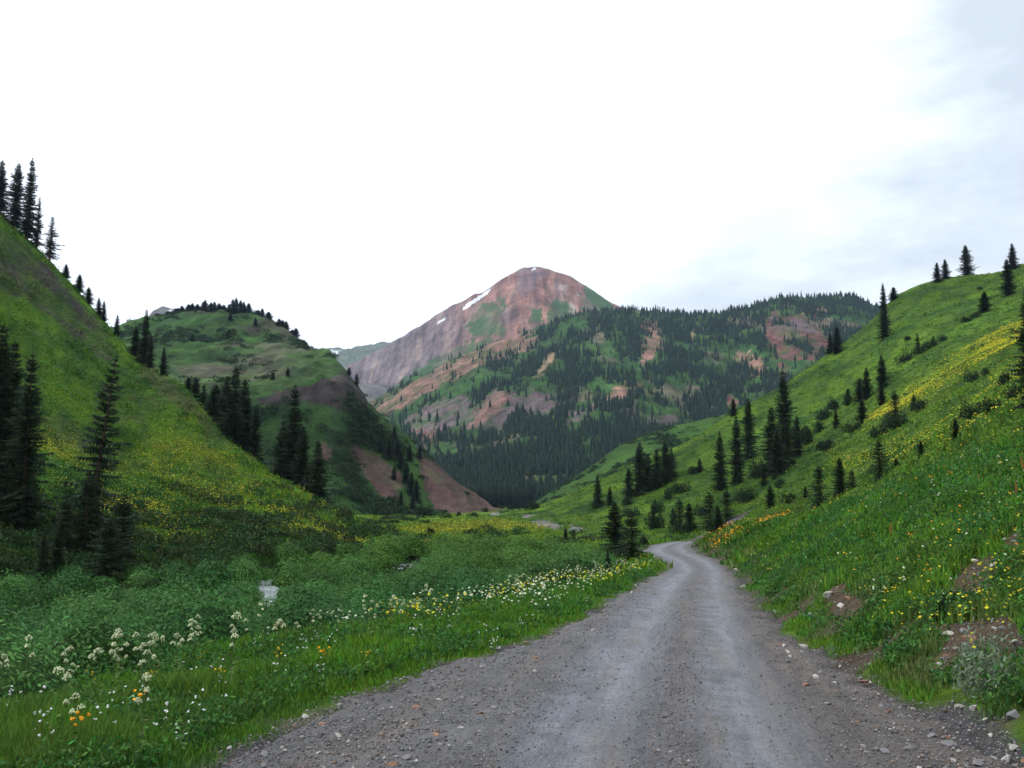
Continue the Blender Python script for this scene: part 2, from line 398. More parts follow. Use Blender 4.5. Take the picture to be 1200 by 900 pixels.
# distant gravel patches on the meadow floor
for p in ([(622, 611), (640, 610), (658, 617), (650, 620), (630, 616)], [(668, 617), (684, 619), (680, 625), (666, 622)], [(612, 604), (622, 603), (622, 607), (612, 607)], [(575, 601), (586, 600), (584, 604), (576, 604)]):
    col = mixc(col, [.27, .26, .24], inpoly(PX + jit(6, 5), PY + jit(2, 8), p) & (GY > 100) & (GY < 500) )
bareg = np.maximum(np.maximum(grav, rightcut), cb)
col = np.clip(col, .004, .9)

# ------------------------------------------------------------------ materials
def mat(name, build):
    m = bpy.data.materials.new(name); m.use_nodes = True
    nt = m.node_tree; nt.nodes.clear()
    out = nt.nodes.new('ShaderNodeOutputMaterial')
    build(nt, out); return m
def N(nt, t, **kw):
    n = nt.nodes.new(t)
    for k, v in kw.items():
        if k in n.inputs: n.inputs[k].default_value = v
        else: setattr(n, k, v)
    return n
def L(nt, a, b): nt.links.new(a, b)
def noise(nt, scale, detail=8, rough=.6, vec=None):
    n = nt.nodes.new('ShaderNodeTexNoise'); n.inputs['Scale'].default_value = scale
    n.inputs['Detail'].default_value = detail; n.inputs['Roughness'].default_value = rough
    if vec: L(nt, vec, n.inputs['Vector'])
    return n
def mapr(nt, src, a, b, c, d):
    m = nt.nodes.new('ShaderNodeMapRange'); L(nt, src, m.inputs[0])
    for i, v in enumerate((a, b, c, d)): m.inputs[i+1].default_value = v
    return m.outputs[0]
def mul(nt, colour, fac):
    v = nt.nodes.new('ShaderNodeVectorMath'); v.operation = 'SCALE'
    L(nt, colour, v.inputs[0])
    if isinstance(fac, (int, float)): v.inputs['Scale'].default_value = fac
    else: L(nt, fac, v.inputs['Scale'])
    return v.outputs[0]
def pos(nt):
    return nt.nodes.new('ShaderNodeNewGeometry').outputs['Position']

def ground_build(nt, out):
    p = pos(nt)
    a = N(nt, 'ShaderNodeVertexColor', layer_name='gcol')
    nf = noise(nt, 2.2, 10, .72, p); nm = noise(nt, 0.16, 10, .68, p); nl = noise(nt, 0.011, 12, .7, p)
    f1 = mapr(nt, nf.outputs[0], .3, .7, .55, 1.45); f2 = mapr(nt, nm.outputs[0], .3, .7, .68, 1.32); f3 = mapr(nt, nl.outputs[0], .3, .7, .42, 1.6)
    c = mul(nt, mul(nt, mul(nt, a.outputs[0], f1), f2), f3)
    bs = N(nt, 'ShaderNodeBsdfPrincipled', Roughness=.95); bs.inputs['Specular IOR Level'].default_value = .1
    L(nt, c, bs.inputs['Base Color'])
    ad = N(nt, 'ShaderNodeMath', operation='ADD'); m1 = N(nt, 'ShaderNodeMath', operation='MULTIPLY'); m1.inputs[1].default_value = .12
    m2 = N(nt, 'ShaderNodeMath', operation='MULTIPLY'); m2.inputs[1].default_value = 1.2
    L(nt, nf.outputs[0], m1.inputs[0]); L(nt, nm.outputs[0], m2.inputs[0]); L(nt, m1.outputs[0], ad.inputs[0]); L(nt, m2.outputs[0], ad.inputs[1])
    m3 = N(nt, 'ShaderNodeMath', operation='MULTIPLY_ADD'); m3.inputs[1].default_value = 34.0; L(nt, nl.outputs[0], m3.inputs[0]); L(nt, ad.outputs[0], m3.inputs[2])
    b = N(nt, 'ShaderNodeBump', Strength=.7, Distance=1.0); L(nt, m3.outputs[0], b.inputs['Height']); L(nt, b.outputs[0], bs.inputs['Normal'])
    L(nt, bs.outputs[0], out.inputs[0])
M_ground = mat('hillside_ground', ground_build)

def leaf_mat(name, rgb=None, attr=None, var=.45, hue=.04, trans=.25):
    def b(nt, out):
        g = nt.nodes.new('ShaderNodeNewGeometry')
        if attr: c = N(nt, 'ShaderNodeVertexColor', layer_name=attr).outputs[0]
        else:
            r = nt.nodes.new('ShaderNodeRGB'); r.outputs[0].default_value = (*rgb, 1); c = r.outputs[0]
        f = mapr(nt, g.outputs['Random Per Island'], 0, 1, 1 - var, 1 + var)
        hs = nt.nodes.new('ShaderNodeHueSaturation')
        wn = nt.nodes.new('ShaderNodeTexWhiteNoise'); wn.noise_dimensions = '1D'; L(nt, g.outputs['Random Per Island'], wn.inputs['W'])
        L(nt, mapr(nt, wn.outputs['Value'], 0, 1, .5 - hue, .5 + hue), hs.inputs['Hue'])
        L(nt, mul(nt, c, f), hs.inputs['Color'])
        d = N(nt, 'ShaderNodeBsdfPrincipled', Roughness=.7); d.inputs['Specular IOR Level'].default_value = .2
        t = nt.nodes.new('ShaderNodeBsdfTranslucent')
        L(nt, hs.outputs[0], d.inputs['Base Color']); L(nt, hs.outputs[0], t.inputs[0])
        mx = nt.nodes.new('ShaderNodeMixShader'); mx.inputs[0].default_value = trans
        L(nt, d.outputs[0], mx.inputs[1]); L(nt, t.outputs[0], mx.inputs[2]); L(nt, mx.outputs[0], out.inputs[0])
    return mat(name, b)
def plain_mat(name, rgb, rough=.85, nscale=6, var=.35, spec=.2, bump=.3, bd=.02):
    def b(nt, out):
        p = nt.nodes.new('ShaderNodeTexCoord').outputs['Object']
        n = noise(nt, nscale, 8, .65, p)
        r = nt.nodes.new('ShaderNodeRGB'); r.outputs[0].default_value = (*rgb, 1)
        oi = nt.nodes.new('ShaderNodeObjectInfo')
        f = mapr(nt, n.outputs[0], .3, .7, 1 - var, 1 + var); g = mapr(nt, oi.outputs['Random'], 0, 1, .8, 1.2)
        bs = N(nt, 'ShaderNodeBsdfPrincipled', Roughness=rough); bs.inputs['Specular IOR Level'].default_value = spec
        L(nt, mul(nt, mul(nt, r.outputs[0], f), g), bs.inputs['Base Color'])
        bm = N(nt, 'ShaderNodeBump', Strength=bump, Distance=bd); L(nt, n.outputs[0], bm.inputs['Height']); L(nt, bm.outputs[0], bs.inputs['Normal'])
        L(nt, bs.outputs[0], out.inputs[0])
    return mat(name, b)

# ------------------------------------------------------------------ mesh helpers
def mesh_np(name, verts, faces, nper, m, cols=None, smooth=False):
    """faces: (F, nper) int array"""
    me = bpy.data.meshes.new(name)
    verts = np.ascontiguousarray(verts, np.float32); faces = np.ascontiguousarray(faces, np.int32)
    me.vertices.add(len(verts)); me.vertices.foreach_set('co', verts.ravel())
    nf = len(faces)
    me.loops.add(nf * nper); me.loops.foreach_set('vertex_index', faces.ravel())
    me.polygons.add(nf)
    me.polygons.foreach_set('loop_start', np.arange(0, nf * nper, nper, dtype=np.int32))
    me.polygons.foreach_set('loop_total', np.full(nf, nper, np.int32))
    if smooth: me.polygons.foreach_set('use_smooth', np.ones(nf, bool))
    me.update(calc_edges=True)
    if cols is not None:
        ca = me.color_attributes.new('gcol', 'FLOAT_COLOR', 'POINT')
        c4 = np.ones((len(verts), 4), np.float32); c4[:, :3] = cols
        ca.data.foreach_set('color', c4.ravel())
    me.materials.append(m)
    return me
def link(name, me, kind=None, label=None, cat=None, group=None, parent=None):
    o = bpy.data.objects.new(name, me); C.objects.link(o)
    if kind: o['kind'] = kind
    if label: o['label'] = label
    if cat: o['category'] = cat
    if group: o['group'] = group
    if parent: o.parent = parent
    return o

# ------------------------------------------------------------------ ground
nU, nY = GX.shape
idx = np.arange(nU * nY).reshape(nU, nY)
fc = np.stack([idx[:-1, :-1], idx[1:, :-1], idx[1:, 1:], idx[:-1, 1:]], -1).reshape(-1, 4)
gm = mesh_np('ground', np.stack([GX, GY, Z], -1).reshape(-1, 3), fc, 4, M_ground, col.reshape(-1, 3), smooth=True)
link('ground', gm, 'structure', 'green alpine hillsides, valley floor and reddish mountain ground', 'ground')

# ------------------------------------------------------------------ road sheet
def road_build(nt, out):
    p = pos(nt)
    at = N(nt, 'ShaderNodeAttribute', attribute_name='lat')
    lat = at.outputs['Fac']
    nf = noise(nt, 14, 10, .75, p); nm = noise(nt, 1.3, 8, .65, p)
    vo = nt.nodes.new('ShaderNodeTexVoronoi'); vo.inputs['Scale'].default_value = 42; L(nt, p, vo.inputs['Vector'])
    al = N(nt, 'ShaderNodeAttribute', attribute_name='along').outputs['Vector']
    ns = noise(nt, 3.2, 8, .7, al); ns2 = noise(nt, 11, 6, .7, al)
    nd = N(nt, 'ShaderNodeMath', operation='MULTIPLY_ADD'); nd.inputs[1].default_value = .30; L(nt, nm.outputs[0], nd.inputs[0])
    su = N(nt, 'ShaderNodeMath', operation='ADD'); su.inputs[1].default_value = -.15; L(nt, lat, su.inputs[0]); L(nt, su.outputs[0], nd.inputs[2])
    sc_ = nt.nodes.new('ShaderNodeMapRange'); L(nt, nd.outputs[0], sc_.inputs[0])
    for i, v in enumerate((-.3, 1.3, 0, 1)): sc_.inputs[i+1].default_value = v
    cr = nt.nodes.new('ShaderNodeValToRGB'); e = cr.color_ramp.elements
    q_ = lambda p: (p + .3) / 1.6
    stops = [(0, (.150, .143, .142)), (q_(-.04), (.158, .152, .152)), (q_(.10), (.185, .195, .215)), (q_(.28), (.25, .26, .282)), (q_(.38), (.185, .19, .20)), (q_(.46), (.155, .150, .155)),
             (q_(.55), (.165, .155, .155)), (q_(.64), (.19, .19, .20)), (q_(.78), (.24, .248, .268)), (q_(.90), (.165, .163, .168)), (q_(1.02), (.145, .128, .118)), (1, (.14, .122, .112))]
    e[0].position = 0; e[0].color = (*stops[0][1], 1); e[1].position = 1; e[1].color = (*stops[-1][1], 1)
    for s, c in stops[1:-1]:
        q = e.new(s); q.color = (*c, 1)
    L(nt, sc_.outputs[0], cr.inputs[0])
    f1 = mapr(nt, nf.outputs[0], .3, .7, .74, 1.26); f2 = mapr(nt, nm.outputs[0], .3, .7, .82, 1.18)
    f3 = mapr(nt, vo.outputs['Distance'], 0, .7, 1.18, .78); f4 = mapr(nt, ns.outputs[0], .3, .7, .74, 1.24); f5 = mapr(nt, ns2.outputs[0], .3, .7, .88, 1.12)
    wc = N(nt, 'ShaderNodeMix', data_type='RGBA', blend_type='MIX')
    L(nt, mapr(nt, noise(nt, 1.6, 6, .6, al).outputs[0], .5, .68, 0, .6), wc.inputs[0]); L(nt, cr.outputs[0], wc.inputs[6]); wc.inputs[7].default_value = (.185, .150, .122, 1)
    bs = N(nt, 'ShaderNodeBsdfPrincipled', Roughness=.85); bs.inputs['Specular IOR Level'].default_value = .2
    L(nt, mul(nt, mul(nt, mul(nt, mul(nt, mul(nt, wc.outputs[2], f1), f2), f3), f4), f5), bs.inputs['Base Color'])
    b = N(nt, 'ShaderNodeBump', Strength=.9, Distance=.03); L(nt, nf.outputs[0], b.inputs['Height'])
    b2 = N(nt, 'ShaderNodeBump', Strength=.8, Distance=.015, invert=True); L(nt, vo.outputs['Distance'], b2.inputs['Height']); L(nt, b.outputs[0], b2.inputs['Normal'])
    L(nt, b2.outputs[0], bs.inputs['Normal']); L(nt, bs.outputs[0], out.inputs[0])
M_road = mat('gravel_road', road_build)
ry = np.concatenate([np.linspace(-30, 6, 20), np.geomspace(6.2, 124, 420)])
NA = 120
s = np.linspace(0, 1, NA)
RY, RQ = np.meshgrid(ry, s, indexing='ij')
gl_, gr_ = grav_l(RY) - .6, grav_r(RY) + .6
RX = gl_ + (gr_ - gl_) * RQ
xl, xr = road_l(RY), road_r(RY)
RS = (RX - xl) / (xr - xl)
e_ = np.minimum(RX - gl_, gr_ - RX) - .60 + .55 * fbm(RX / 1.0, RY / 1.0, 3) + .35 * fbm(RX / 3.5 + 8, RY / 3.5, 2)   # distance to the ragged edge, metres
inl = sstep(.15, -.05, np.abs(RS - .5) - .5)
rz = base_fn(RX, RY) + .02 - .16 * sstep(.25, -.15, e_) + .02 * fbm(RX / .9, RY / .9, 3) + .012 * fbm(RX / .25, RY / .25, 2)
rut = np.exp(-((RS - .30) / .11) ** 2) + np.exp(-((RS - .76) / .11) ** 2)
rz = rz - .035 * rut
ri = np.arange(RX.size).reshape(RX.shape)
rf = np.stack([ri[:-1, :-1], ri[1:, :-1], ri[1:, 1:], ri[:-1, 1:]], -1).reshape(-1, 4)[:, ::-1]
rme = mesh_np('road', np.stack([RX, RY, rz], -1).reshape(-1, 3), rf, 4, M_road, smooth=True)
la = rme.attributes.new('lat', 'FLOAT', 'POINT'); la.data.foreach_set('value', RS.ravel().astype(np.float32))
along = np.stack([RS * 4.0, RY * .10, RY * 0], -1).reshape(-1, 3).astype(np.float32)
lv = rme.attributes.new('along', 'FLOAT_VECTOR', 'POINT'); lv.data.foreach_set('vector', along.ravel())
link('road', rme, 'structure', 'grey gravel road with two worn wheel tracks winding up the valley', 'road')

# ------------------------------------------------------------------ creek
def water_build(nt, out):
    p = pos(nt); n = noise(nt, 3.0, 6, .6, p)
    bs = N(nt, 'ShaderNodeBsdfPrincipled', Roughness=.12)
    cr = nt.nodes.new('ShaderNodeValToRGB'); cr.color_ramp.elements[0].position = .36; cr.color_ramp.elements[0].color = (.10, .12, .13, 1)
    cr.color_ramp.elements[1].position = .5; cr.color_ramp.elements[1].color = (.72, .75, .78, 1); L(nt, n.outputs[0], cr.inputs[0])  # sky reflection painted into the water as a pale base colour
    L(nt, cr.outputs[0], bs.inputs['Base Color'])
    b = N(nt, 'ShaderNodeBump', Strength=.5, Distance=.05); L(nt, n.outputs[0], b.inputs['Height']); L(nt, b.outputs[0], bs.inputs['Normal'])
    L(nt, bs.outputs[0], out.inputs[0])
M_water = mat('creek_water', water_build)
wy = np.linspace(45, 121, 300); wsd = np.linspace(-1.5, 1.5, 9)
WY, WS = np.meshgrid(wy, wsd, indexing='ij'); WX = creek_x(WY) + WS
WZ = floor_z(WX, WY) - .06
wi = np.arange(WX.size).reshape(WX.shape); wf = np.stack([wi[:-1, :-1], wi[1:, :-1], wi[1:, 1:], wi[:-1, 1:]], -1).reshape(-1, 4)[:, ::-1]
link('creek_water', mesh_np('creek_water', np.stack([WX, WY, WZ], -1).reshape(-1, 3), wf, 4, M_water, smooth=True), 'structure', 'rushing creek, painted pale for reflected sky, at the foot of the left hillside', 'creek')
# ------------------------------------------------------------------ conifers
M_bark = plain_mat('spruce_bark', (.085, .062, .048), .95, 9, .4, .1, .6, .03)
M_needle = leaf_mat('spruce_needles', (.021, .040, .018), None, .45, .02, .12)
M_needle_far = leaf_mat('far_spruce_needles', (.014, .032, .018), None, .45, .02, .05)
M_dead = plain_mat('bare_branches', (.16, .14, .12))

def spruce_crown(seed, R, whorls, nb, seg_, sparse=0.0, base=.05, Hh=10.0):
    """open crown of drooping branch sprays; each spray a spine with side twigs"""
    r = np.random.default_rng(seed); V = []; Fc = []
    lean = r.uniform(-.15, .15, 2)
    side = r.uniform(0, 2 * np.pi)
    for w_ in range(whorls):
        f = (w_ + r.uniform(-.3, .3)) / whorls
        f = min(max(f, 0), .995)
        z0 = Hh * (base + (1 - base) * f)
        env = R * ((1 - f) ** .80) * (.72 + .28 * min(1, f / .10)) + .10
        env *= (1 + .22 * math.sin(f * 23 + seed) * (1 - f)) * r.uniform(.78, 1.2)
        for b in range(nb):
            az = 2 * np.pi * (b + r.uniform(-.4, .4)) / nb + w_ * 1.9
            ln = env * r.choice([.5, .8, 1.0, 1.22], p=[.18, .32, .34, .16]) * r.uniform(.85, 1.15) * (1 + .15 * math.cos(az - side))
            if r.random() < sparse: ln *= r.uniform(.15, .5)
            dx, dy = math.cos(az), math.sin(az)
            dr0 = -.55 + 1.1 * f + r.uniform(-.15, .15)          # starting pitch: down low, up near the tip
            px_, py_, pz_ = 0., 0., z0
            step = ln / seg_
            cx, cy = lean[0] * f, lean[1] * f
            pts = [(cx, cy, pz_)]
            for k in range(seg_):
                pitch = dr0 + .35 * (k / seg_) * (1 - f)
                px_ += dx * step * math.cos(pitch); py_ += dy * step * math.cos(pitch); pz_ += step * math.sin(pitch)
                pts.append((cx + px_, cy + py_, pz_))
            for k in range(seg_):
                a = pts[k]; c = pts[k + 1]
                tw = (.42 * (1 - .55 * k / seg_)) * min(1, env / 1.0) * r.uniform(.7, 1.25) + .08
                for sgn in (-1, 1):
                    ang = az + sgn * r.uniform(.75, 1.25)
                    tip = (a[0] * .35 + c[0] * .65 + tw * math.cos(ang) + dx * tw * .4, a[1] * .35 + c[1] * .65 + tw * math.sin(ang) + dy * tw * .4, (a[2] + c[2]) / 2 - tw * r.uniform(.15, .55))
                    i = len(V); V += [a, c, tip]; Fc.append((i, i + 1, i + 2))
                hang = tw * r.uniform(.5, .95)
                i = len(V); V += [a, c, ((a[0] + c[0]) / 2 + r.uniform(-.05, .05), (a[1] + c[1]) / 2 + r.uniform(-.05, .05), (a[2] + c[2]) / 2 - hang)]
                Fc.append((i, i + 1, i + 2))
            # pointed end of the spray
            e = pts[-1]; q = pts[-2]; i = len(V); nx, ny = -dy * .07, dx * .07
            V += [(q[0] + nx, q[1] + ny, q[2]), (q[0] - nx, q[1] - ny, q[2]), (e[0] + dx * .12, e[1] + dy * .12, e[2] + .02)]; Fc.append((i, i + 1, i + 2))
    # leader
    i = len(V); V += [(lean[0] - .05, lean[1], Hh * .95), (lean[0] + .05, lean[1], Hh * .95), (lean[0], lean[1], Hh * 1.03)]; Fc.append((i, i + 1, i + 2))
    i = len(V); V += [(lean[0], lean[1] - .05, Hh * .95), (lean[0], lean[1] + .05, Hh * .95), (lean[0], lean[1], Hh * 1.03)]; Fc.append((i, i + 1, i + 2))
    return np.array(V), np.array(Fc), lean

def trunk_me(name, lean, Hh=10., r0=.17, sides=8):
    V = []; Fc = []
    zs = [-1.0, 0, .3, 1.5, 4, 7, Hh * .985]; rs = [r0 * 1.5, r0 * 1.35, r0 * 1.05, r0 * .95, r0 * .7, r0 * .38, .02]
    for z_, rr in zip(zs, rs):
        f = max(z_, 0) / Hh
        for k in range(sides):
            a = 2 * math.pi * k / sides; wob = 1 + .08 * math.sin(3 * a + z_)
            V.append((lean[0] * f + rr * wob * math.cos(a), lean[1] * f + rr * wob * math.sin(a), z_))
    for j in range(len(zs) - 1):
        for k in range(sides):
            Fc.append((j * sides + k, j * sides + (k + 1) % sides, (j + 1) * sides + (k + 1) % sides, (j + 1) * sides + k))
    return mesh_np(name, np.array(V), np.array(Fc), 4, M_bark, smooth=True)

VAR = {}
def variant(key, seed, R, whorls, nb, seg_, sparse=0., base=.05):
    V, Fc, lean = spruce_crown(seed, R, whorls, nb, seg_, sparse, base)
    VAR[key] = (mesh_np('crown', V, Fc, 3, M_needle), trunk_me('trunk', lean))
for i in range(4): variant('n%d' % i, 11 + i, 1.5, 46, 8, 7)               # narrow full spires
for i in range(3): variant('w%d' % i, 31 + i, 2.1, 42, 9, 8, .05)          # wider
for i in range(3): variant('s%d' % i, 51 + i, 1.35, 40, 6, 6, .35, .10)    # thin, gappy
for i in range(3): variant('b%d' % i, 71 + i, 3.1, 26, 9, 8, .1, .0)       # young bushy conifer (scaled down)

def conifer(name, key, x, y, z, h, width, label, group=None, rot=None, tilt=0.0):
    """width: multiple of the variant's own crown spread at this height"""
    t = bpy.data.objects.new(name, None); C.objects.link(t)
    t.empty_display_size = .3
    t.location = (x, y, z); t.rotation_euler = (0, tilt, rot if rot is not None else random.uniform(0, 6.28))
    s_ = h / 10.3; t.scale = (s_ * width, s_ * width, s_)
    t['label'] = label; t['category'] = 'tree'
    if group: t['group'] = group
    cm_, tm_ = VAR[key]
    a = bpy.data.objects.new('crown', cm_); a.parent = t; C.objects.link(a)
    b = bpy.data.objects.new('trunk', tm_); b.parent = t; C.objects.link(b)
    return t

def place(px, top, basey, key='n', D=None, wpx=None, label='', group=None, name='spruce_tree', tilt=0.0, dmin=30, sink=.1):
    u, _ = ut(px, basey)
    u = float(u)
    if D is None:
        h_ = hit(px, basey, dmin, 480 if px > 690 else 2000)
        if h_: D = h_[1]
        else:                                   # standing on the skyline: use the depth of the crest
            dd = np.geomspace(dmin, 480, 800); D = float(dd[np.argmax((Hz(u * dd, dd) - CAMH) / dd)])
    x = u * D; z = float(Hz(x, D)) - sink
    tt = float(ut(px, top)[1]); h = CAMH + tt * D - z
    if h <= .3: h = 2.0
    R = {'n': 1.5, 'w': 2.1, 's': 1.35, 'b': 3.1}[key[0]]
    w_ = 1.0
    if wpx: w_ = 1.28 * (wpx / F * D) / (2 * R * .95 * h / 10.3)
    k = key if len(key) > 1 else key + str(random.randrange(4 if key == 'n' else 3))
    return conifer(name, k, x, D, z, h, w_, label, group, rot=0.0 if tilt else None, tilt=tilt)

G1 = 'tall spruces on the lower left hillside'
def P(*a, **k): place(*a, **k)
# --- dark trees at the left edge and on the lower left hillside
P(-8, 372, 580, 'w', D=84, wpx=58, label='dark tall spruce cut by the left edge of the photo', group=G1)
P(8, 393, 582, 'n', D=86, wpx=48, label='very dark spruce, taller of the two beside the left picture edge', group=G1)
P(28, 408, 578, 'n', D=83, wpx=42, label='very dark spruce, just right of the tallest tree at the left edge', group=G1)
P(102, 410, 600, 's2', D=82, wpx=48, label='ragged dark spruce standing alone on the flowery left hillside', group=G1, tilt=.12)
P(100, 545, 622, 'b', D=80, wpx=44, label='low bushy conifer at the foot of the ragged lone spruce', group=G1)
P(143, 575, 640, 'b', D=78, wpx=50, label='short dark conifer right below the ragged lone spruce', group=G1)
P(126, 605, 665, 'b', D=74, wpx=56, label='squat dark conifer, lowest of the clump under the lone spruce', group=G1)
P(75, 578, 625, 'b', D=79, wpx=34, label='small dark conifer on the left side of the clump under the lone spruce', group=G1)
P(50, 622, 672, 'n', D=71, wpx=18, label='small conifer, left one of the low pair above the willow flat', group=G1)
P(66, 616, 672, 'n', D=71, wpx=20, label='small conifer, right one of the low pair above the willow flat', group=G1)
# --- along the crest of the left hill
G2 = 'spruces along the crest of the left hill'
for px, tp, bs, key, wp, lb in [
    (0, 186, 244, 'n', 18, 'spruce on the left hill crest cut by the left picture edge'),
    (18, 189, 256, 'w', 22, 'full dark spruce in the topmost crest group, left of the tallest'),
    (32, 182, 268, 'n', 17, 'tallest spire of the topmost group on the left hill crest'),
    (43, 229, 288, 's', 13, 'thin spruce just below the topmost crest group on the left'),
    (58, 252, 303, 's', 15, 'solitary gappy spruce silhouetted on the left hill crest'),
    (77, 309, 332, 'n', 9, 'small crest spruce below the solitary gappy one'),
    (92, 321, 346, 'n', 11, 'small dark crest spruce halfway down the left skyline'),
    (103, 336, 358, 'w', 11, 'small rounded crest spruce right of the halfway one'),
    (115, 348, 377, 'n', 8, 'left one of the narrow pair low on the left skyline'),
    (121, 352, 381, 'n', 8, 'right one of the narrow pair low on the left skyline'),
    (136, 368, 396, 'n', 7, 'tiny lone spruce near the lower end of the left skyline'),
    (169, 361, 424, 'n', 14, 'tall dark spruce on the left spur in front of the rounded knoll'),
    (158, 382, 420, 'w', 14, 'shorter spruce left of the tall one on the left spur'),
    (176, 390, 426, 'n', 9, 'slim spruce hugging the right side of the tall one on the spur'),
    (191, 405, 434, 'n', 9, 'small separate spruce right of the trees on the left spur')]:
    D = float(pchip([0, 60, 100, 133, 170, 212], [231, 229, 225, 221, 211, 199], np.array(px)))
    P(px, tp, bs, key, D=D, wpx=wp, label=lb, group=G2)
# --- dark clumps behind the edge of the left slope
G3 = 'dark spruces behind the edge of the left slope'
for px, tp, D, key, wp, lb in [
    (215, 441, 205, 'n', 13, 'spruce at the upper left end of the dark clumps below the knoll'),
    (225, 441, 202, 'w', 15, 'spruce beside the upper left one, broader, below the knoll'),
    (234, 448, 200, 'n', 10, 'slim spruce bridging the small clump and the big dark clump'),
    (249, 449, 190, 'w', 24, 'broad spruce on the left flank of the big dark clump'),
    (262, 438, 186, 'n', 20, 'pointed spruce second from left in the big dark clump'),
    (273, 427, 184, 'n', 22, 'tallest spruce of the big dark clump below the knoll'),
    (285, 441, 182, 'n', 22, 'tall spruce right of the tallest one in the big dark clump'),
    (297, 470, 178, 'n', 15, 'narrow spruce at the right end of the big dark clump'),
    (270, 470, 176, 'b', 30, 'low bushy conifer at the bottom of the big dark clump'),
    (330, 490, 168, 'w', 24, 'left shoulder spruce of the dark group right of the big clump'),
    (343, 447, 166, 'n', 26, 'tallest spruce of the dark group between slope and red scree'),
    (354, 497, 163, 'w', 22, 'right shoulder spruce of the dark group before the red scree'),
    (373, 513, 156, 'n', 19, 'separate spruce right of the dark group, nearest the red scree'),
    (362, 542, 158, 'b', 18, 'low conifer between the dark group and the separate spruce')]:
    P(px, tp, 560, key, D=D, wpx=wp * 1.3, label=lb, group=G3)
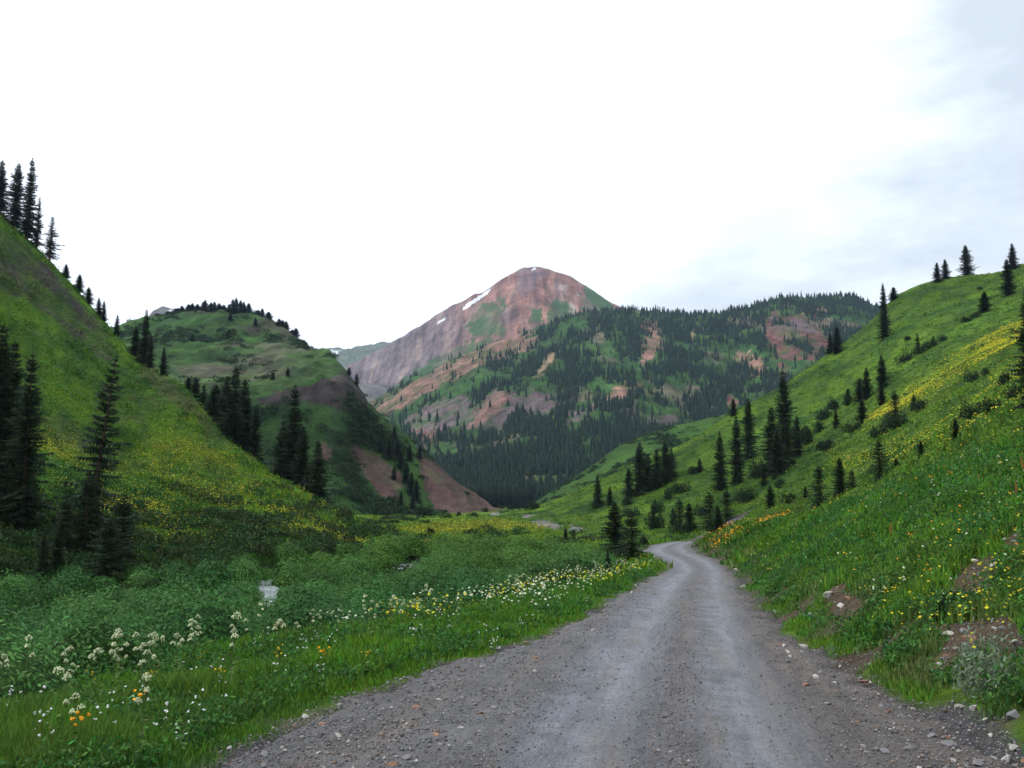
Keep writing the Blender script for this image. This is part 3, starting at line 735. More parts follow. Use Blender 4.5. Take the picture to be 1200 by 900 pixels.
# --- centre and right slope
G4 = 'spruces standing on the right-hand slope'
for px, tp, bs, key, wp, lb in [
    (721, 586, 662, 'w', 33, 'dark spruce standing left of the road bend'),
    (741, 598, 655, 'b', 38, 'bushy conifer close behind the dark spruce at the road bend'),
    (713, 642, 682, 'n', 9, 'tiny conifer in the flowers below the spruce at the bend'),
    (701, 554, 594, 'n', 11, 'slim solitary spruce left of the dark grove above the bend'),
    (715, 569, 592, 'n', 8, 'small spruce between the slim solitary one and the grove'),
    (737, 547, 585, 'w', 14, 'shortest spruce at the left end of the dark grove above the bend'),
    (750, 516, 580, 'w', 22, 'tallest spruce of the dark grove above the road bend'),
    (760, 530, 576, 'w', 16, 'spruce in the middle of the dark grove above the bend'),
    (770, 525, 572, 'n', 16, 'spruce right of the middle in the dark grove above the bend'),
    (780, 515, 566, 'w', 18, 'tall spruce near the right end of the dark grove above the bend'),
    (787, 524, 560, 'n', 12, 'spruce at the right end of the dark grove above the bend'),
    (820, 536, 554, 'n', 8, 'small spruce alone on open grass right of the dark grove'),
    (845, 503, 575, 'n', 17, 'narrow spruce, leftmost of the tall row on the right slope'),
    (864, 484, 568, 'n', 17, 'tall narrow spruce second in the row on the right slope'),
    (878, 464, 538, 'w', 19, 'tall spruce standing higher, third in the row on the right slope'),
    (905, 474, 556, 'n', 22, 'dark spruce pressed against the left of the tallest one'),
    (922, 430, 550, 'w', 27, 'tallest and broadest dark spruce on the right slope'),
    (912, 500, 560, 'w', 20, 'spruce filling the gap below the tallest one on the right slope'),
    (935, 486, 535, 'n', 14, 'shorter spruce at the right foot of the tallest one'),
    (860, 466, 487, 'w', 10, 'small conifer on the skyline edge above the row of tall spruces'),
    (981, 382, 414, 'w', 14, 'dark dense spruce on the edge of the slope below the red cliff'),
    (974, 390, 414, 'n', 9, 'spruce attached to the left of the dense one below the red cliff'),
    (1037, 352, 397, 'w', 15, 'dark spruce standing on the upper slope under the skyline pair'),
    (1036, 331, 358, 'n', 8, 'left one of the skyline pair above the upper slope spruce'),
    (1047, 336, 352, 'w', 11, 'right broader one of the skyline pair above the upper slope spruce'),
    (1099, 307, 331, 'n', 9, 'left one of the two small spruces on the right skyline'),
    (1108, 303, 327, 'n', 9, 'right one of the two small spruces on the right skyline'),
    (1133, 286, 322, 'w', 15, 'largest dark spruce on the right skyline'),
    (1187, 284, 316, 'n', 11, 'spruce on the skyline near the right picture edge'),
    (1182, 302, 346, 'w', 16, 'spruce just below the skyline near the right picture edge'),
    (1154, 341, 366, 'w', 15, 'short round conifer alone on the upper right grass'),
    (1212, 328, 480, 'n', 36, 'big ragged spruce cut by the right picture edge'),
    (1016, 429, 468, 'n', 13, 'conifer left of the tall one in the middle of the right slope'),
    (1008, 442, 470, 'w', 14, 'low conifer leaning on its taller neighbour mid slope'),
    (1034, 415, 456, 'n', 14, 'tallest conifer in the middle of the open right slope'),
    (1034, 450, 474, 'n', 10, 'small conifer directly under the mid slope tallest one'),
    (994, 454, 474, 'w', 9, 'small conifer at the left end of the mid slope line'),
    (1076, 389, 411, 's', 7, 'thin pale snag-like conifer above the dark shrub band'),
    (1094, 393, 406, 's', 6, 'thin small conifer right of the snag-like one'),
    (1050, 456, 494, 'b', 20, 'bushy conifer beside the yellow flower band'),
    (1011, 466, 496, 'w', 13, 'ragged conifer left of the bushy one by the yellow band'),
    (1071, 461, 480, 'n', 7, 'tiny conifer in the lower edge of the yellow flower band'),
    (1032, 512, 559, 'b1', 24, 'dark full conifer standing on the brow of the near bank'),
    (1080, 515, 536, 'w', 9, 'small conifer on the brow between the full one and the right edge'),
    (1121, 490, 516, 'w', 13, 'small dark conifer on the brow beneath the bushes at right'),
    (1050, 536, 547, 'w', 6, 'very small conifer right of the dark full one on the brow'),
    (986, 535, 580, 'w', 17, 'conifer behind the bank brow, left of the dark full one'),
    (999, 549, 573, 'b', 15, 'squat conifer joined to its taller left neighbour at the brow'),
    (961, 542, 593, 'b', 22, 'ragged conifer behind the brow above the orange flowers'),
    (903, 568, 595, 'w', 14, 'small conifer above the left end of the orange flowers'),
    (944, 569, 583, 'n', 6, 'tiny conifer between the two ragged ones above the orange flowers'),
    (980, 480, 502, 'n', 8, 'small conifer in the shrubby middle of the right slope'),
    (895, 548, 570, 'w', 10, 'small conifer under the row of tall spruces'),
    (797, 582, 622, 'b', 22, 'ragged young conifer right of the road bend trees'), (808, 588, 624, 'w', 16, 'darker young conifer right of the ragged one by the bend'),
    (789, 594, 616, 'w', 10, 'short young conifer left of the ragged one by the bend'), (832, 574, 618, 'b', 24, 'young bushy conifer under the narrow leftmost spruce of the row'),
    (852, 570, 610, 'b', 22, 'young bushy conifer right of the one under the narrow spruce'), (842, 590, 622, 'w', 14, 'small conifer between the two young bushy ones near the bend'),
    (766, 596, 620, 'w', 10, 'small conifer close above the bend on its left')]:
    P(px, tp, bs, key, wpx=wp, label=lb, group=G4, dmin=58 if px < 1190 else 60)
for px, tp, bs, key, wp, lb in [(663, 617, 636, 'w', 7, 'small dark conifer left one in the meadow beside the gravel patch'), (672, 620, 634, 'b', 12, 'small dark bushy conifer in the meadow beside the gravel patch')]:
    P(px, tp, bs, key, wpx=wp, label=lb, dmin=110)
# --- on top of the knoll
G5 = 'small spruces on the knoll top'
kl = 'one of the small spruces silhouetted in a row along the knoll top'
kk = [(207, 361, 8), (213, 358, 6), (220, 356, 6), (225, 355, 6), (231, 356, 6), (238, 353, 7), (240, 351, 6), (246, 354, 6), (250, 353, 6), (256, 355, 6), (262, 357, 5), (268, 356, 5), (272, 350, 7), (276, 348, 8), (281, 351, 7), (285, 353, 6), (291, 355, 7),
      (302, 363, 5), (307, 361, 5), (314, 365, 6), (327, 373, 6), (331, 375, 7), (336, 376, 5), (343, 386, 6), (347, 384, 7), (355, 399, 6), (357, 398, 5), (184, 367, 5), (196, 369, 4)]
for px, tp, wp in kk:
    D = float(pchip([150, 260, 320, 345, 362], [735, 722, 706, 688, 648], np.array(px)))
    P(px, tp, 380, 'n' if wp < 7 else 'w', D=D, wpx=wp + 2, label=kl, group=G5, sink=.6)
# --- knoll flanks: individual small conifers
G6 = 'scattered conifers on the steep flank of the knoll'
kf = 'one of the small dark conifers scattered on the steep flank beside the red scree'
for px, tp, bs in [(418, 437, 452), (409, 430, 440), (422, 487, 502), (447, 500, 518), (462, 498, 516), (455, 515, 538), (466, 512, 536), (470, 528, 550), (476, 540, 566), (482, 552, 580), (488, 560, 588), (462, 545, 562), (445, 512, 530), (434, 505, 520), (480, 520, 540), (492, 520, 538),
                   (270, 366, 376), (268, 385, 396), (299, 372, 382), (225, 392, 400), (337, 430, 441), (320, 436, 445), (470, 575, 594), (483, 578, 597), (430, 478, 490)]:
    P(px, tp, bs, 'w', wpx=max(6, (bs - tp) * .42), label=kf, group=G6, dmin=330)

# ------------------------------------------------------------------ visible-area sampler
dT = np.diff(T, axis=1)[:-1]; du = np.diff(U)[:, None]; dY = np.diff(Y)[None, :]
def sampler(mask, n, eps=.02, margin=1.0, dens=None):
    """points spread evenly over what is seen of the ground inside mask"""
    vis = visible(margin)
    m = (mask & vis)[:-1, :-1]
    wgt = du * (np.maximum(dT, 0) + eps * dY / np.maximum(Y[:-1], 2)) * m
    if dens is not None: wgt = wgt * dens[:-1, :-1]
    wgt = wgt * (np.abs(U[:-1, None]) < .72)
    wf_ = wgt.ravel(); k = rng.choice(len(wf_), n, p=wf_ / wf_.sum())
    i, j = np.unravel_index(k, wgt.shape)
    u = U[i] + rng.random(n) * (U[i+1] - U[i]); y = Y[j] + rng.random(n) * (Y[j+1] - Y[j])
    x = u * np.maximum(y, 4)
    return x, y, Hz(x, y), i, j

# ------------------------------------------------------------------ far forest
fd = np.where(fo & ~rockmask, sstep(-.06, .12, fbm(GX / 60, GY / 120 + 11, 5)) * 1.0 + .07, 0)
fd = fd + np.where(fo & rockmask, .10 * sstep(0, .3, fbm(GX / 40, GY / 60, 3)), 0)
left_thin = np.where(PX < 560, .45, 1.0); fd *= left_thin
low = is_('forest') & (PY > 540) & (PX > 500) & (PX < 760); fd = np.where(low, fd + .45, fd)
fd = np.where(is_('forest') & (PY > 505) & (PX > 690) , fd + .2, fd)
nearcrest = fo & (GY > 1750) & (PX > 690); fd = np.where(nearcrest, fd + .6, fd)
fd = np.where(inpoly(PX, PY, [(612, 560), (660, 556), (676, 566), (640, 575), (610, 574)]), .02, fd)
fd = np.where(rockmask & inpoly(PX, PY, [(893, 376), (905, 366), (973, 373), (974, 412), (905, 412)]), 0.0, fd)
fd = np.where(inpoly(jx, jy, [(437, 472), (475, 450), (520, 425), (600, 388), (640, 380), (640, 372), (437, 465)]), .06, fd)
NF = 10500
fx, fy, fz, fi, fj = sampler(fo | (is_('base') & (GY > 640)), NF, eps=.12, margin=12, dens=np.where(is_('base') & (GY > 640), 1.0, fd))
o_ = np.argsort(fy); fx, fy, fz = fx[o_], fy[o_], fz[o_]
fh = (rng.uniform(6, 16, NF) + 3 * rng.random(NF) ** 4) * (1 - .15 * sstep(1200, 1900, fy))
G7 = 'spruces at the lower edge of the far valley forest'
fl = 'one of the many small dark spruces at the lower edge of the far valley forest'
nind = 150
far_keys = []
for k in range(4):
    V_, F_, l_ = spruce_crown(200 + k, 2.0, 18, 6, 3, .05, .02); far_keys.append(mesh_np('spruce_tree', V_, F_, 3, M_needle_far))
for k in range(nind):
    o = bpy.data.objects.new('spruce_tree', far_keys[k % 4]); C.objects.link(o)
    s_ = fh[k] / 10.3; o.location = (fx[k], fy[k], fz[k] - .5); o.scale = (s_, s_, s_); o.rotation_euler = (0, 0, random.uniform(0, 6.28))
    o['label'] = fl; o['category'] = 'tree'; o['group'] = G7
# the rest: one mass
n_ = NF - nind; bx_, by_, bz_, bh_ = fx[nind:], fy[nind:], fz[nind:], fh[nind:]
lay = 6; sd = 6
V = []; Fc = []; base_i = 0
rad = bh_ * rng.uniform(.15, .27, n_)
vv = []; ff = []
for l in range(lay):
    z0 = bz_ - .5 + bh_ * (l / lay) * .97; z1 = bz_ - .5 + bh_ * min(1.0, (l + 1.75) / lay + .02)
    r_ = rad * (1 - l / lay) ** .8
    ring = []
    for k in range(sd * 2):
        a = 2 * np.pi * k / (sd * 2) + l * .7 + rng.random(n_) * .5
        rr = r_ * (rng.uniform(.8, 1.3, n_) if k % 2 == 0 else rng.uniform(.25, .6, n_))
        dz = -bh_ * .03 * rng.random(n_) if k % 2 == 0 else bh_ * .03
        ring.append(np.stack([bx_ + rr * np.cos(a), by_ + rr * np.sin(a), z0 + dz], -1))
    apex = np.stack([bx_, by_, z1], -1)
    blk = np.stack(ring + [apex], 1)                   # n, 13, 3
    st_ = base_i + np.arange(n_)[:, None] * (sd * 2 + 1)
    for k in range(sd * 2):
        ff.append(np.stack([st_[:, 0] + k, st_[:, 0] + (k + 1) % (sd * 2), st_[:, 0] + sd * 2], -1))
    vv.append(blk.reshape(-1, 3)); base_i += n_ * (sd * 2 + 1)
link('far_forest', mesh_np('far_forest', np.concatenate(vv), np.concatenate(ff), 3, M_needle_far), 'stuff', 'dark spruce forest covering the ridge below the red peak', 'forest')
# ------------------------------------------------------------------ grass and herbs
M_grass = leaf_mat('grass_blades', None, 'gcol', .45, .035, .3)
M_willow = leaf_mat('willow_leaves', None, 'gcol', .40, .02, .25)
def blades(x, y, z, k, hlo, hhi, wid, spread, cols, lean=.45, name='grass'):
    n = len(x); X = np.repeat(x, k); Yy = np.repeat(y, k); Z_ = np.repeat(z, k); m = n * k
    sp = np.repeat(spread, k) if np.ndim(spread) else spread
    wd = np.repeat(wid, k) if np.ndim(wid) else wid
    a = rng.random(m) * 2 * np.pi; r = np.sqrt(rng.random(m)) * sp
    bx = X + r * np.cos(a); by = Yy + r * np.sin(a); bz = Z_ - .03
    h = rng.uniform(0, 1, m) * (np.repeat(hhi, k) - np.repeat(hlo, k)) + np.repeat(hlo, k)
    az = rng.random(m) * 2 * np.pi; ln = rng.uniform(.05, lean, m) * h
    wa = rng.random(m) * np.pi; wx = np.cos(wa) * wd / 2; wy = np.sin(wa) * wd / 2
    p0 = np.stack([bx - wx, by - wy, bz], -1); p1 = np.stack([bx + wx, by + wy, bz], -1)
    mx_ = bx + ln * .35 * np.cos(az); my_ = by + ln * .35 * np.sin(az)
    p2 = np.stack([mx_ + wx * .8, my_ + wy * .8, bz + h * .6], -1); p3 = np.stack([mx_ - wx * .8, my_ - wy * .8, bz + h * .6], -1)
    p4 = np.stack([bx + ln * np.cos(az), by + ln * np.sin(az), bz + h * .97], -1)
    V = np.stack([p0, p1, p2, p3, p4], 1).reshape(-1, 3)
    s0 = np.arange(m) * 5
    Fc = np.concatenate([np.stack([s0, s0+1, s0+2], -1), np.stack([s0, s0+2, s0+3], -1), np.stack([s0+3, s0+2, s0+4], -1)])
    cc = np.repeat(np.repeat(cols, k, 0), 5, 0)
    return V, Fc, cc
def gcol_at(i, j): return col[i, j]
def arr(v, n): return np.full(n, float(v))
SG = hit(1160, 806, 6)
veg = (edge > .15) & (bareg < .5) & (((GX - SG[0]) ** 2 + (GY - SG[1]) ** 2 > .6) & ((GX - SG[0] * .86) ** 2 + (GY - SG[1] * .86) ** 2 > .5)) | (GY > 165)
nearveg = veg & (GY > 6.5) & (GY < 62) & ~willow & (comp != ci['left'])
# near bank grass
n = 42000
x, y, z, i, j = sampler(nearveg, n, eps=.10, margin=.8)
patch = fbm(x / 2.5, y / 2.5, 3)
cc = gcol_at(i, j) * np.stack([.95 + .40 * patch, 1.12 + .15 * patch, 1.2 * np.ones(n)], -1) * np.where(x < 3 + y * .12, 1.12, 1.15)[:, None] * (1 + .35 * fbm(x / 1.2 + 7, y / 1.2, 3))[:, None]
hh_ = (.16 + .16 * sstep(-.3, .4, fbm(x / 1.6 + 3, y / 1.6, 3))) * np.where(x < 3 + y * .12, 1.0, .72) * sstep(-.2, 1.2, np.interp(np.zeros(n), [0], [1]) * edge[i, j])
hh_ = np.maximum(hh_, .08)
V, Fc, c_ = blades(x, y, z, 8, hh_ * .45, hh_ * 1.5, .006 + .0011 * y, .12 + .004 * y, cc)
link('roadside_grass', mesh_np('roadside_grass', V, Fc, 3, M_grass, c_), 'stuff', 'tall green grass and herbs on both road banks', 'grass')
n = 9000
x, y, z, i, j = sampler(nearveg & (edge > .5), n, eps=.10, margin=.8)
def later_herbs():
    hs_ = rng.uniform(.10, .24, n) * (1 + .9 * sstep(0, .35, fbm(x / 3, y / 3 + 17, 3))); g_ = rng.uniform(.6, 1.6, n)[:, None]
    V, Fc, c_ = leaves(x, y, z, hs_ * 1.1, hs_ * 1.15, 44, .024 + .0009 * y, np.array([[.050, .135, .024]]) * g_ * np.stack([rng.uniform(.7, 1.4, n), np.ones(n), rng.uniform(.6, 1.6, n)], -1))
    link('roadside_herbs', mesh_np('roadside_herbs', V, Fc, 4, M_willow, c_), 'stuff', 'leafy low herbs growing between the grass on both road banks', 'herbs')
herb_args = later_herbs, (x, y, z, n)
# middle distance herbs on the hillsides and meadow
midveg = (GY > 50) & (GY < 420) & ~scree & (bareg < .5) & ~(willow & (GY < 120))
n = 60000
x, y, z, i, j = sampler(midveg & (GY > 55), n, eps=.05, margin=.8)
cc = gcol_at(i, j) * (1.2 + .3 * fbm(x / 5, y / 5, 3)[:, None])
hm = (.16 + .30 * sstep(0, .4, fbm(x / 8, y / 8 + 5, 3))) * (1 + y / 500) * np.where(comp[i, j] == ci['right'], .75, 1.0)
V, Fc, c_ = blades(x, y, z, 5, hm * .5, hm * 1.3, .05 + .0016 * y, .30 + .003 * y, cc, .7)
link('hillside_herbs', mesh_np('hillside_herbs', V, Fc, 3, M_grass, c_), 'stuff', 'green herbs and grass clothing the hillsides', 'grass')

# ------------------------------------------------------------------ willow thicket
def leaves(bx, by, bz, rx, rz, k, size, cols, shell=.55, mound=False):
    """k leaf faces through each low dome"""
    n = len(bx); m = n * k
    a = rng.random(m) * 2 * np.pi; ct = rng.uniform(-.1, 1, m); st_ = np.sqrt(np.maximum(0, 1 - ct * ct))
    lump = 1 + .22 * np.sin(a * 3 + np.repeat(rng.random(n) * 6, k)) * st_ + .15 * np.sin(a * 5 + ct * 7)
    if mound: lump = 1 + (lump - 1) * .35
    rr = rng.uniform(shell, 1.08, m) ** .6 * lump
    RX_ = np.repeat(rx, k); RZ_ = np.repeat(rz, k)
    cx = np.repeat(bx, k) + rr * RX_ * st_ * np.cos(a); cy = np.repeat(by, k) + rr * RX_ * st_ * np.sin(a); cz = np.repeat(bz, k) + rr * RZ_ * np.maximum(ct, -.05)
    s_ = np.repeat(size, k) * rng.uniform(.6, 1.4, m)
    d1 = rng.normal(size=(m, 3)); d1[:, 2] += .4; d1 /= np.linalg.norm(d1, axis=1)[:, None]
    if mound:                                     # leaf faces turned outward over the mound
        nn = np.stack([st_ * np.cos(a), st_ * np.sin(a), np.maximum(ct, 0) + .15], -1) + rng.normal(0, .38, (m, 3))
        nn /= np.linalg.norm(nn, axis=1)[:, None]; d1 = np.cross(nn, rng.normal(size=(m, 3))); d1 /= np.linalg.norm(d1, axis=1)[:, None]
        d2 = np.cross(nn, d1)
    else: d2 = np.cross(d1, rng.normal(size=(m, 3))); d2 /= np.linalg.norm(d2, axis=1)[:, None]
    c0 = np.stack([cx, cy, cz], -1)
    q0 = c0 - d1 * s_[:, None]; q2 = c0 + d1 * s_[:, None]; q1 = c0 + d2 * s_[:, None] * .38; q3 = c0 - d2 * s_[:, None] * .38
    V = np.stack([q0, q1, q2, q3], 1).reshape(-1, 3); Fc = np.arange(m * 4).reshape(m, 4)
    return V, Fc, np.repeat(np.repeat(cols, k, 0), 4, 0)
x, y, z, n = herb_args[1]; herb_args[0]()
wm = willow & (GY > 13)
n = 6000
wcl = fbm(GX / 4.5 + 13, GY / 6, 3)
x, y, z, i, j = sampler(wm, n, eps=.25, margin=3.6, dens=sstep(-.22, .15, wcl) + .10)
def opening(px, y0, y1, hw): return (np.abs(PX[i, j] - px) < hw) & (y > y0) & (y < y1)
gap = ~(opening(310, 66, 91, 26) | opening(477, 88, 112, 18) | opening(452, 78, 104, 18))
x, y, z, i, j = x[gap], y[gap], z[gap], i[gap], j[gap]; n = len(x)
big = sstep(-.2, .3, wcl[i, j])
r0 = rng.uniform(.75, 1.75, n) * (.75 + .45 * big) * (1 + .5 * sstep(60, 130, y))
order = np.argsort(-r0 * rng.uniform(.7, 1.3, n)); keep = []
kx = np.empty(n); ky_ = np.empty(n); kr = np.empty(n); kn_ = 0
for q in order:                                   # mounds stand side by side instead of through one another
    if kn_ and np.any((kx[:kn_] - x[q]) ** 2 + (ky_[:kn_] - y[q]) ** 2 < (.80 * (kr[:kn_] + r0[q])) ** 2): continue
    kx[kn_] = x[q]; ky_[kn_] = y[q]; kr[kn_] = r0[q]; kn_ += 1; keep.append(q)
keep = np.array(keep); x, y, z, i, j, big, rx_ = x[keep], y[keep], z[keep], i[keep], j[keep], big[keep], r0[keep] * 1.1; n = len(x)
nrb = sstep(16, 5, bank_x(y) - x) * (y < 75)
rz_ = np.minimum(rx_ * rng.uniform(.75, 1.15, n) * (.85 + .35 * big) * (1 + .45 * nrb), 2.5)
tone = fbm(x / 7 + 4, y / 7, 3)
wc_ = (np.stack([.056 + .04 * tone, .155 + .05 * tone, .034 + .01 * tone], -1) * rng.uniform(.68, 1.35, n)[:, None]).clip(.012, .4)
wf2 = (sstep(60, 115, y) * .75)[:, None]; wc_ = wc_ * (1 - wf2) + np.array([[.095, .205, .026]]) * rng.uniform(.7, 1.2, n)[:, None] * wf2
near_ = y < 45
A_ = leaves(x[near_], y[near_], (z - .15)[near_], rx_[near_], rz_[near_], 4600, (.040 + .0006 * y)[near_], wc_[near_], .68, True)
B_ = leaves(x[~near_], y[~near_], (z - .15)[~near_], rx_[~near_], rz_[~near_], 1600, (.040 + .0009 * y)[~near_], wc_[~near_], .68, True)
V = np.concatenate([A_[0], B_[0]]); Fc = np.concatenate([A_[1], B_[1] + len(A_[0])]); c_ = np.concatenate([A_[2], B_[2]])
# solid cores added inside the mounds to block light, so gaps go dark
na, nr_ = 20, 8; th = np.linspace(0, 2 * np.pi, na, endpoint=False); el = np.linspace(-.15, np.pi / 2, nr_)
TH, EL = np.meshgrid(th, el); TH = TH.ravel(); EL = EL.ravel()
lm = .76 * (1 + np.cos(EL)[None] * (.12 * np.sin(TH[None] * 3 + x[:, None] * 7) + .10 * np.sin(TH[None] * 5 + EL[None] * 6 + y[:, None] * 5) + rng.normal(0, .03, (n, len(TH)))))
CV = np.stack([x[:, None] + rx_[:, None] * lm * np.cos(EL) * np.cos(TH), y[:, None] + rx_[:, None] * lm * np.cos(EL) * np.sin(TH), z[:, None] - .15 + rz_[:, None] * lm * np.sin(EL)], -1).reshape(-1, 3)
base_f = np.array([(r * na + k, r * na + (k + 1) % na, (r + 1) * na + (k + 1) % na, (r + 1) * na + k) for r in range(nr_ - 1) for k in range(na)])
CF = (base_f[None] + (np.arange(n) * na * nr_)[:, None, None]).reshape(-1, 4) + len(V)
V = np.concatenate([V, CV]); Fc = np.concatenate([Fc, CF]); c_ = np.concatenate([c_, np.repeat(wc_ * .9, na * nr_, 0)])

def core_build(nt, out):
    p = pos(nt); a = N(nt, 'ShaderNodeVertexColor', layer_name='gcol')
    v_ = nt.nodes.new('ShaderNodeTexVoronoi'); v_.inputs['Scale'].default_value = 9; L(nt, p, v_.inputs['Vector'])
    n_ = noise(nt, 7, 8, .7, p)
    c = mul(nt, mul(nt, a.outputs[0], mapr(nt, n_.outputs[0], .3, .7, .35, 1.35)), mapr(nt, v_.outputs['Distance'], 0, .7, 1.2, .4))
    bs = N(nt, 'ShaderNodeBsdfPrincipled', Roughness=.9); bs.inputs['Specular IOR Level'].default_value = .1; L(nt, c, bs.inputs['Base Color'])
    b = N(nt, 'ShaderNodeBump', Strength=1.0, Distance=.15); L(nt, n_.outputs[0], b.inputs['Height']); L(nt, b.outputs[0], bs.inputs['Normal']); L(nt, bs.outputs[0], out.inputs[0])
wme = mesh_np('willow_thicket', V, Fc, 4, M_willow, c_)
wme.materials.append(mat('willow_light_block_core', core_build))
mi_ = np.zeros(len(Fc), np.int32); mi_[-len(CF):] = 1; wme.polygons.foreach_set('material_index', mi_); wme.polygons.foreach_set('use_smooth', mi_.astype(bool))
link('willow_thicket', wme, 'stuff', 'grey-green willow thicket filling the low valley floor left of the road', 'shrubs')

# low scrub on the meadow floor and along the foot of hills
sm = ((is_('base') & (GY > 100) & (GY < 440)) | (is_('left') & (PY > 560) & (GY < 200))) & ~ky & (cdist > 2.5) & (edge > 1.5)
dn = sstep(.0, .3, fbm(GX / 22 + 9, GY / 22, 4)) + .02
dn = dn * np.where(is_('base') & (GX < road_l(GY)), .6, .4)
dn = np.where(is_('left'), sstep(560, 620, PY) * (.15 + 1.2 * sstep(-.1, .25, fbm(GX / 6, GY / 8, 3))), dn)
n = 1100
x, y, z, i, j = sampler(sm, n, eps=.05, margin=1.5, dens=dn)
rx_ = rng.uniform(.6, 1.5, n) * (1 + y / 300); rz_ = rng.uniform(.4, .9, n) * (1 + y / 400)
wc_ = np.stack([rng.uniform(.022, .045, n), rng.uniform(.052, .085, n), rng.uniform(.014, .022, n)], -1)
V, Fc, c_ = leaves(x, y, z - .1, rx_, rz_, 130, .08 + .0012 * y, wc_)
link('meadow_scrub', mesh_np('meadow_scrub', V, Fc, 4, M_willow, c_), 'stuff', 'low dark scrub dotted over the valley meadow', 'shrubs')
# scrub on knoll, mid ridge, forest ridge floor
km = (is_('knoll') & ~scree & (GY < 760)) | (is_('mid') & (GY < 760)) 
dn = sstep(.02, .25, fbm(GX / 40 + 19, GY / 60, 4)) + .03
dn = np.where(is_('knoll') & (PY > 400) & (PY < 460) & (GY < 620), dn * .25, dn)
n = 1500
x, y, z, i, j = sampler(km, n, eps=.03, margin=2, dens=dn)
rx_ = rng.uniform(1.5, 3.6, n); rz_ = rng.uniform(.9, 2.2, n)
wc_ = np.stack([rng.uniform(.018, .035, n), rng.uniform(.040, .062, n), rng.uniform(.014, .022, n)], -1)
V, Fc, c_ = leaves(x, y, z - .2, rx_, rz_, 60, arr(.55, n), wc_)
link('knoll_scrub', mesh_np('knoll_scrub', V, Fc, 4, M_willow, c_), 'stuff', 'dark scrub covering the flanks of the knoll and middle ridge', 'shrubs')

# ------------------------------------------------------------------ individual shrubs
M_shrub = leaf_mat('shrub_leaves', (.016, .035, .012), None, .5, .03, .2)
M_sage = leaf_mat('pale_shrub_leaves', (.17, .22, .14), None, .35, .03, .2)
def shrub_me(seed, mt, k=1500, size=.07):
    n_ = 7; r_ = np.random.default_rng(seed)
    bx = r_.uniform(-.55, .55, n_); by = r_.uniform(-.55, .55, n_); bz = r_.uniform(0, .15, n_)
    V, Fc, _ = leaves(bx, by, bz, r_.uniform(.35, .6, n_), r_.uniform(.5, .95, n_), k // n_, arr(size, n_), np.zeros((n_, 3)))
    return mesh_np('shrub', V, Fc, 4, mt)
shr = [shrub_me(5 + k, M_shrub) for k in range(4)]
sage = shrub_me(77, M_sage, 1600, .05)
def shrub(px, py, wpx, hpx, lb, grp=None, dmin=58, me=None):
    h_ = hit(px, py, dmin)
    if not h_: return
    x, y, z = h_
    o = link('shrub', me or random.choice(shr), None, lb, 'shrub', grp)
    o.location = (x, y, z - .1); w_ = wpx / F * y / 2; o.scale = (w_, w_, hpx / F * y / .95 + .1); o.rotation_euler = (0, 0, random.uniform(0, 6.28))
GS = 'dark shrubs on the right-hand slope'
for px, py, w_, h_, lb in [
    (804, 626, 34, 14, 'low dark shrubs at the foot of the young conifers by the bend'), 
    (840, 622, 34, 14, 'low dark shrub under the narrow spruce beside the bend'), 
    (822, 604, 22, 12, 'small shrub between the young conifers beside the bend'), (768, 620, 24, 20, 'low shrub close above the road bend'),
    (770, 602, 18, 18, 'low shrub above the one at the road bend'), (797, 578, 26, 14, 'flat shrub on open grass right of the dark grove'),
    (783, 585, 16, 12, 'small flat shrub beside the flat one on open grass'), (813, 556, 16, 11, 'low shrub at the foot of the small lone spruce'),
    (873, 588, 36, 16, 'wide shrub under the second tall spruce of the row'), (890, 560, 26, 22, 'shrub left of the tallest dark spruce'),
    (948, 520, 30, 24, 'shrub right of the tallest dark spruce'), (958, 508, 20, 16, 'smaller shrub uphill right of the tallest spruce'),
    (965, 492, 26, 14, 'left part of the dark shrub line mid slope'), (980, 480, 26, 13, 'middle part of the dark shrub line mid slope'), (995, 474, 20, 11, 'right part of the dark shrub line mid slope'),
    (1062, 424, 28, 10, 'left end of the dark shrub band on the open slope'), (1078, 415, 26, 11, 'middle of the dark shrub band on the open slope'), (1092, 407, 22, 9, 'right end of the dark shrub band on the open slope'),
    (1105, 400, 12, 8, 'small round shrub above the end of the dark band'), (1064, 399, 12, 6, 'tiny shrub left above the dark shrub band'),
    (1140, 448, 18, 15, 'dark round shrub below the right end of the yellow band'), (1156, 440, 14, 10, 'smaller shrub right of the round one below the yellow band'),
    (1078, 481, 28, 14, 'shrub under the tiny conifer at the yellow band'), (1050, 502, 36, 18, 'wide shrub below the bushy conifer by the yellow band'),
    (1140, 491, 30, 22, 'big dark bush left of the pair on the right brow'), (1162, 483, 30, 18, 'big dark bush right of the pair on the right brow'),
    (1175, 452, 30, 18, 'dark bush by the big ragged spruce at the right edge'), (1188, 466, 24, 16, 'dark bush under the big ragged spruce at the right edge'),
    (1030, 512, 22, 12, 'shrub just above the full conifer on the brow'), (1000, 508, 24, 14, 'shrub in the shrubby hollow mid slope'), (970, 528, 26, 16, 'shrub above the ragged conifer behind the brow'),
    (1130, 378, 22, 7, 'flat shrub on the upper slope under the round conifer'), (1143, 372, 16, 6, 'flat shrub touching the one under the round conifer'),
    (1148, 340, 9, 5, 'speck of a shrub near the top of the right slope'), (925, 590, 20, 14, 'shrub above the middle of the orange flowers'),
    (915, 572, 18, 12, 'shrub between small conifer and tall spruces'), (735, 592, 20, 10, 'low shrub under the grove above the bend'),
    (700, 596, 18, 8, 'low shrub at the foot of the slim solitary spruce'), (740, 606, 22, 12, 'shrub below the grove, above the bend spruce'), (752, 640, 20, 14, 'shrub beside the bushy conifer at the bend')]:
    shrub(px, py, w_, h_, lb, GS)
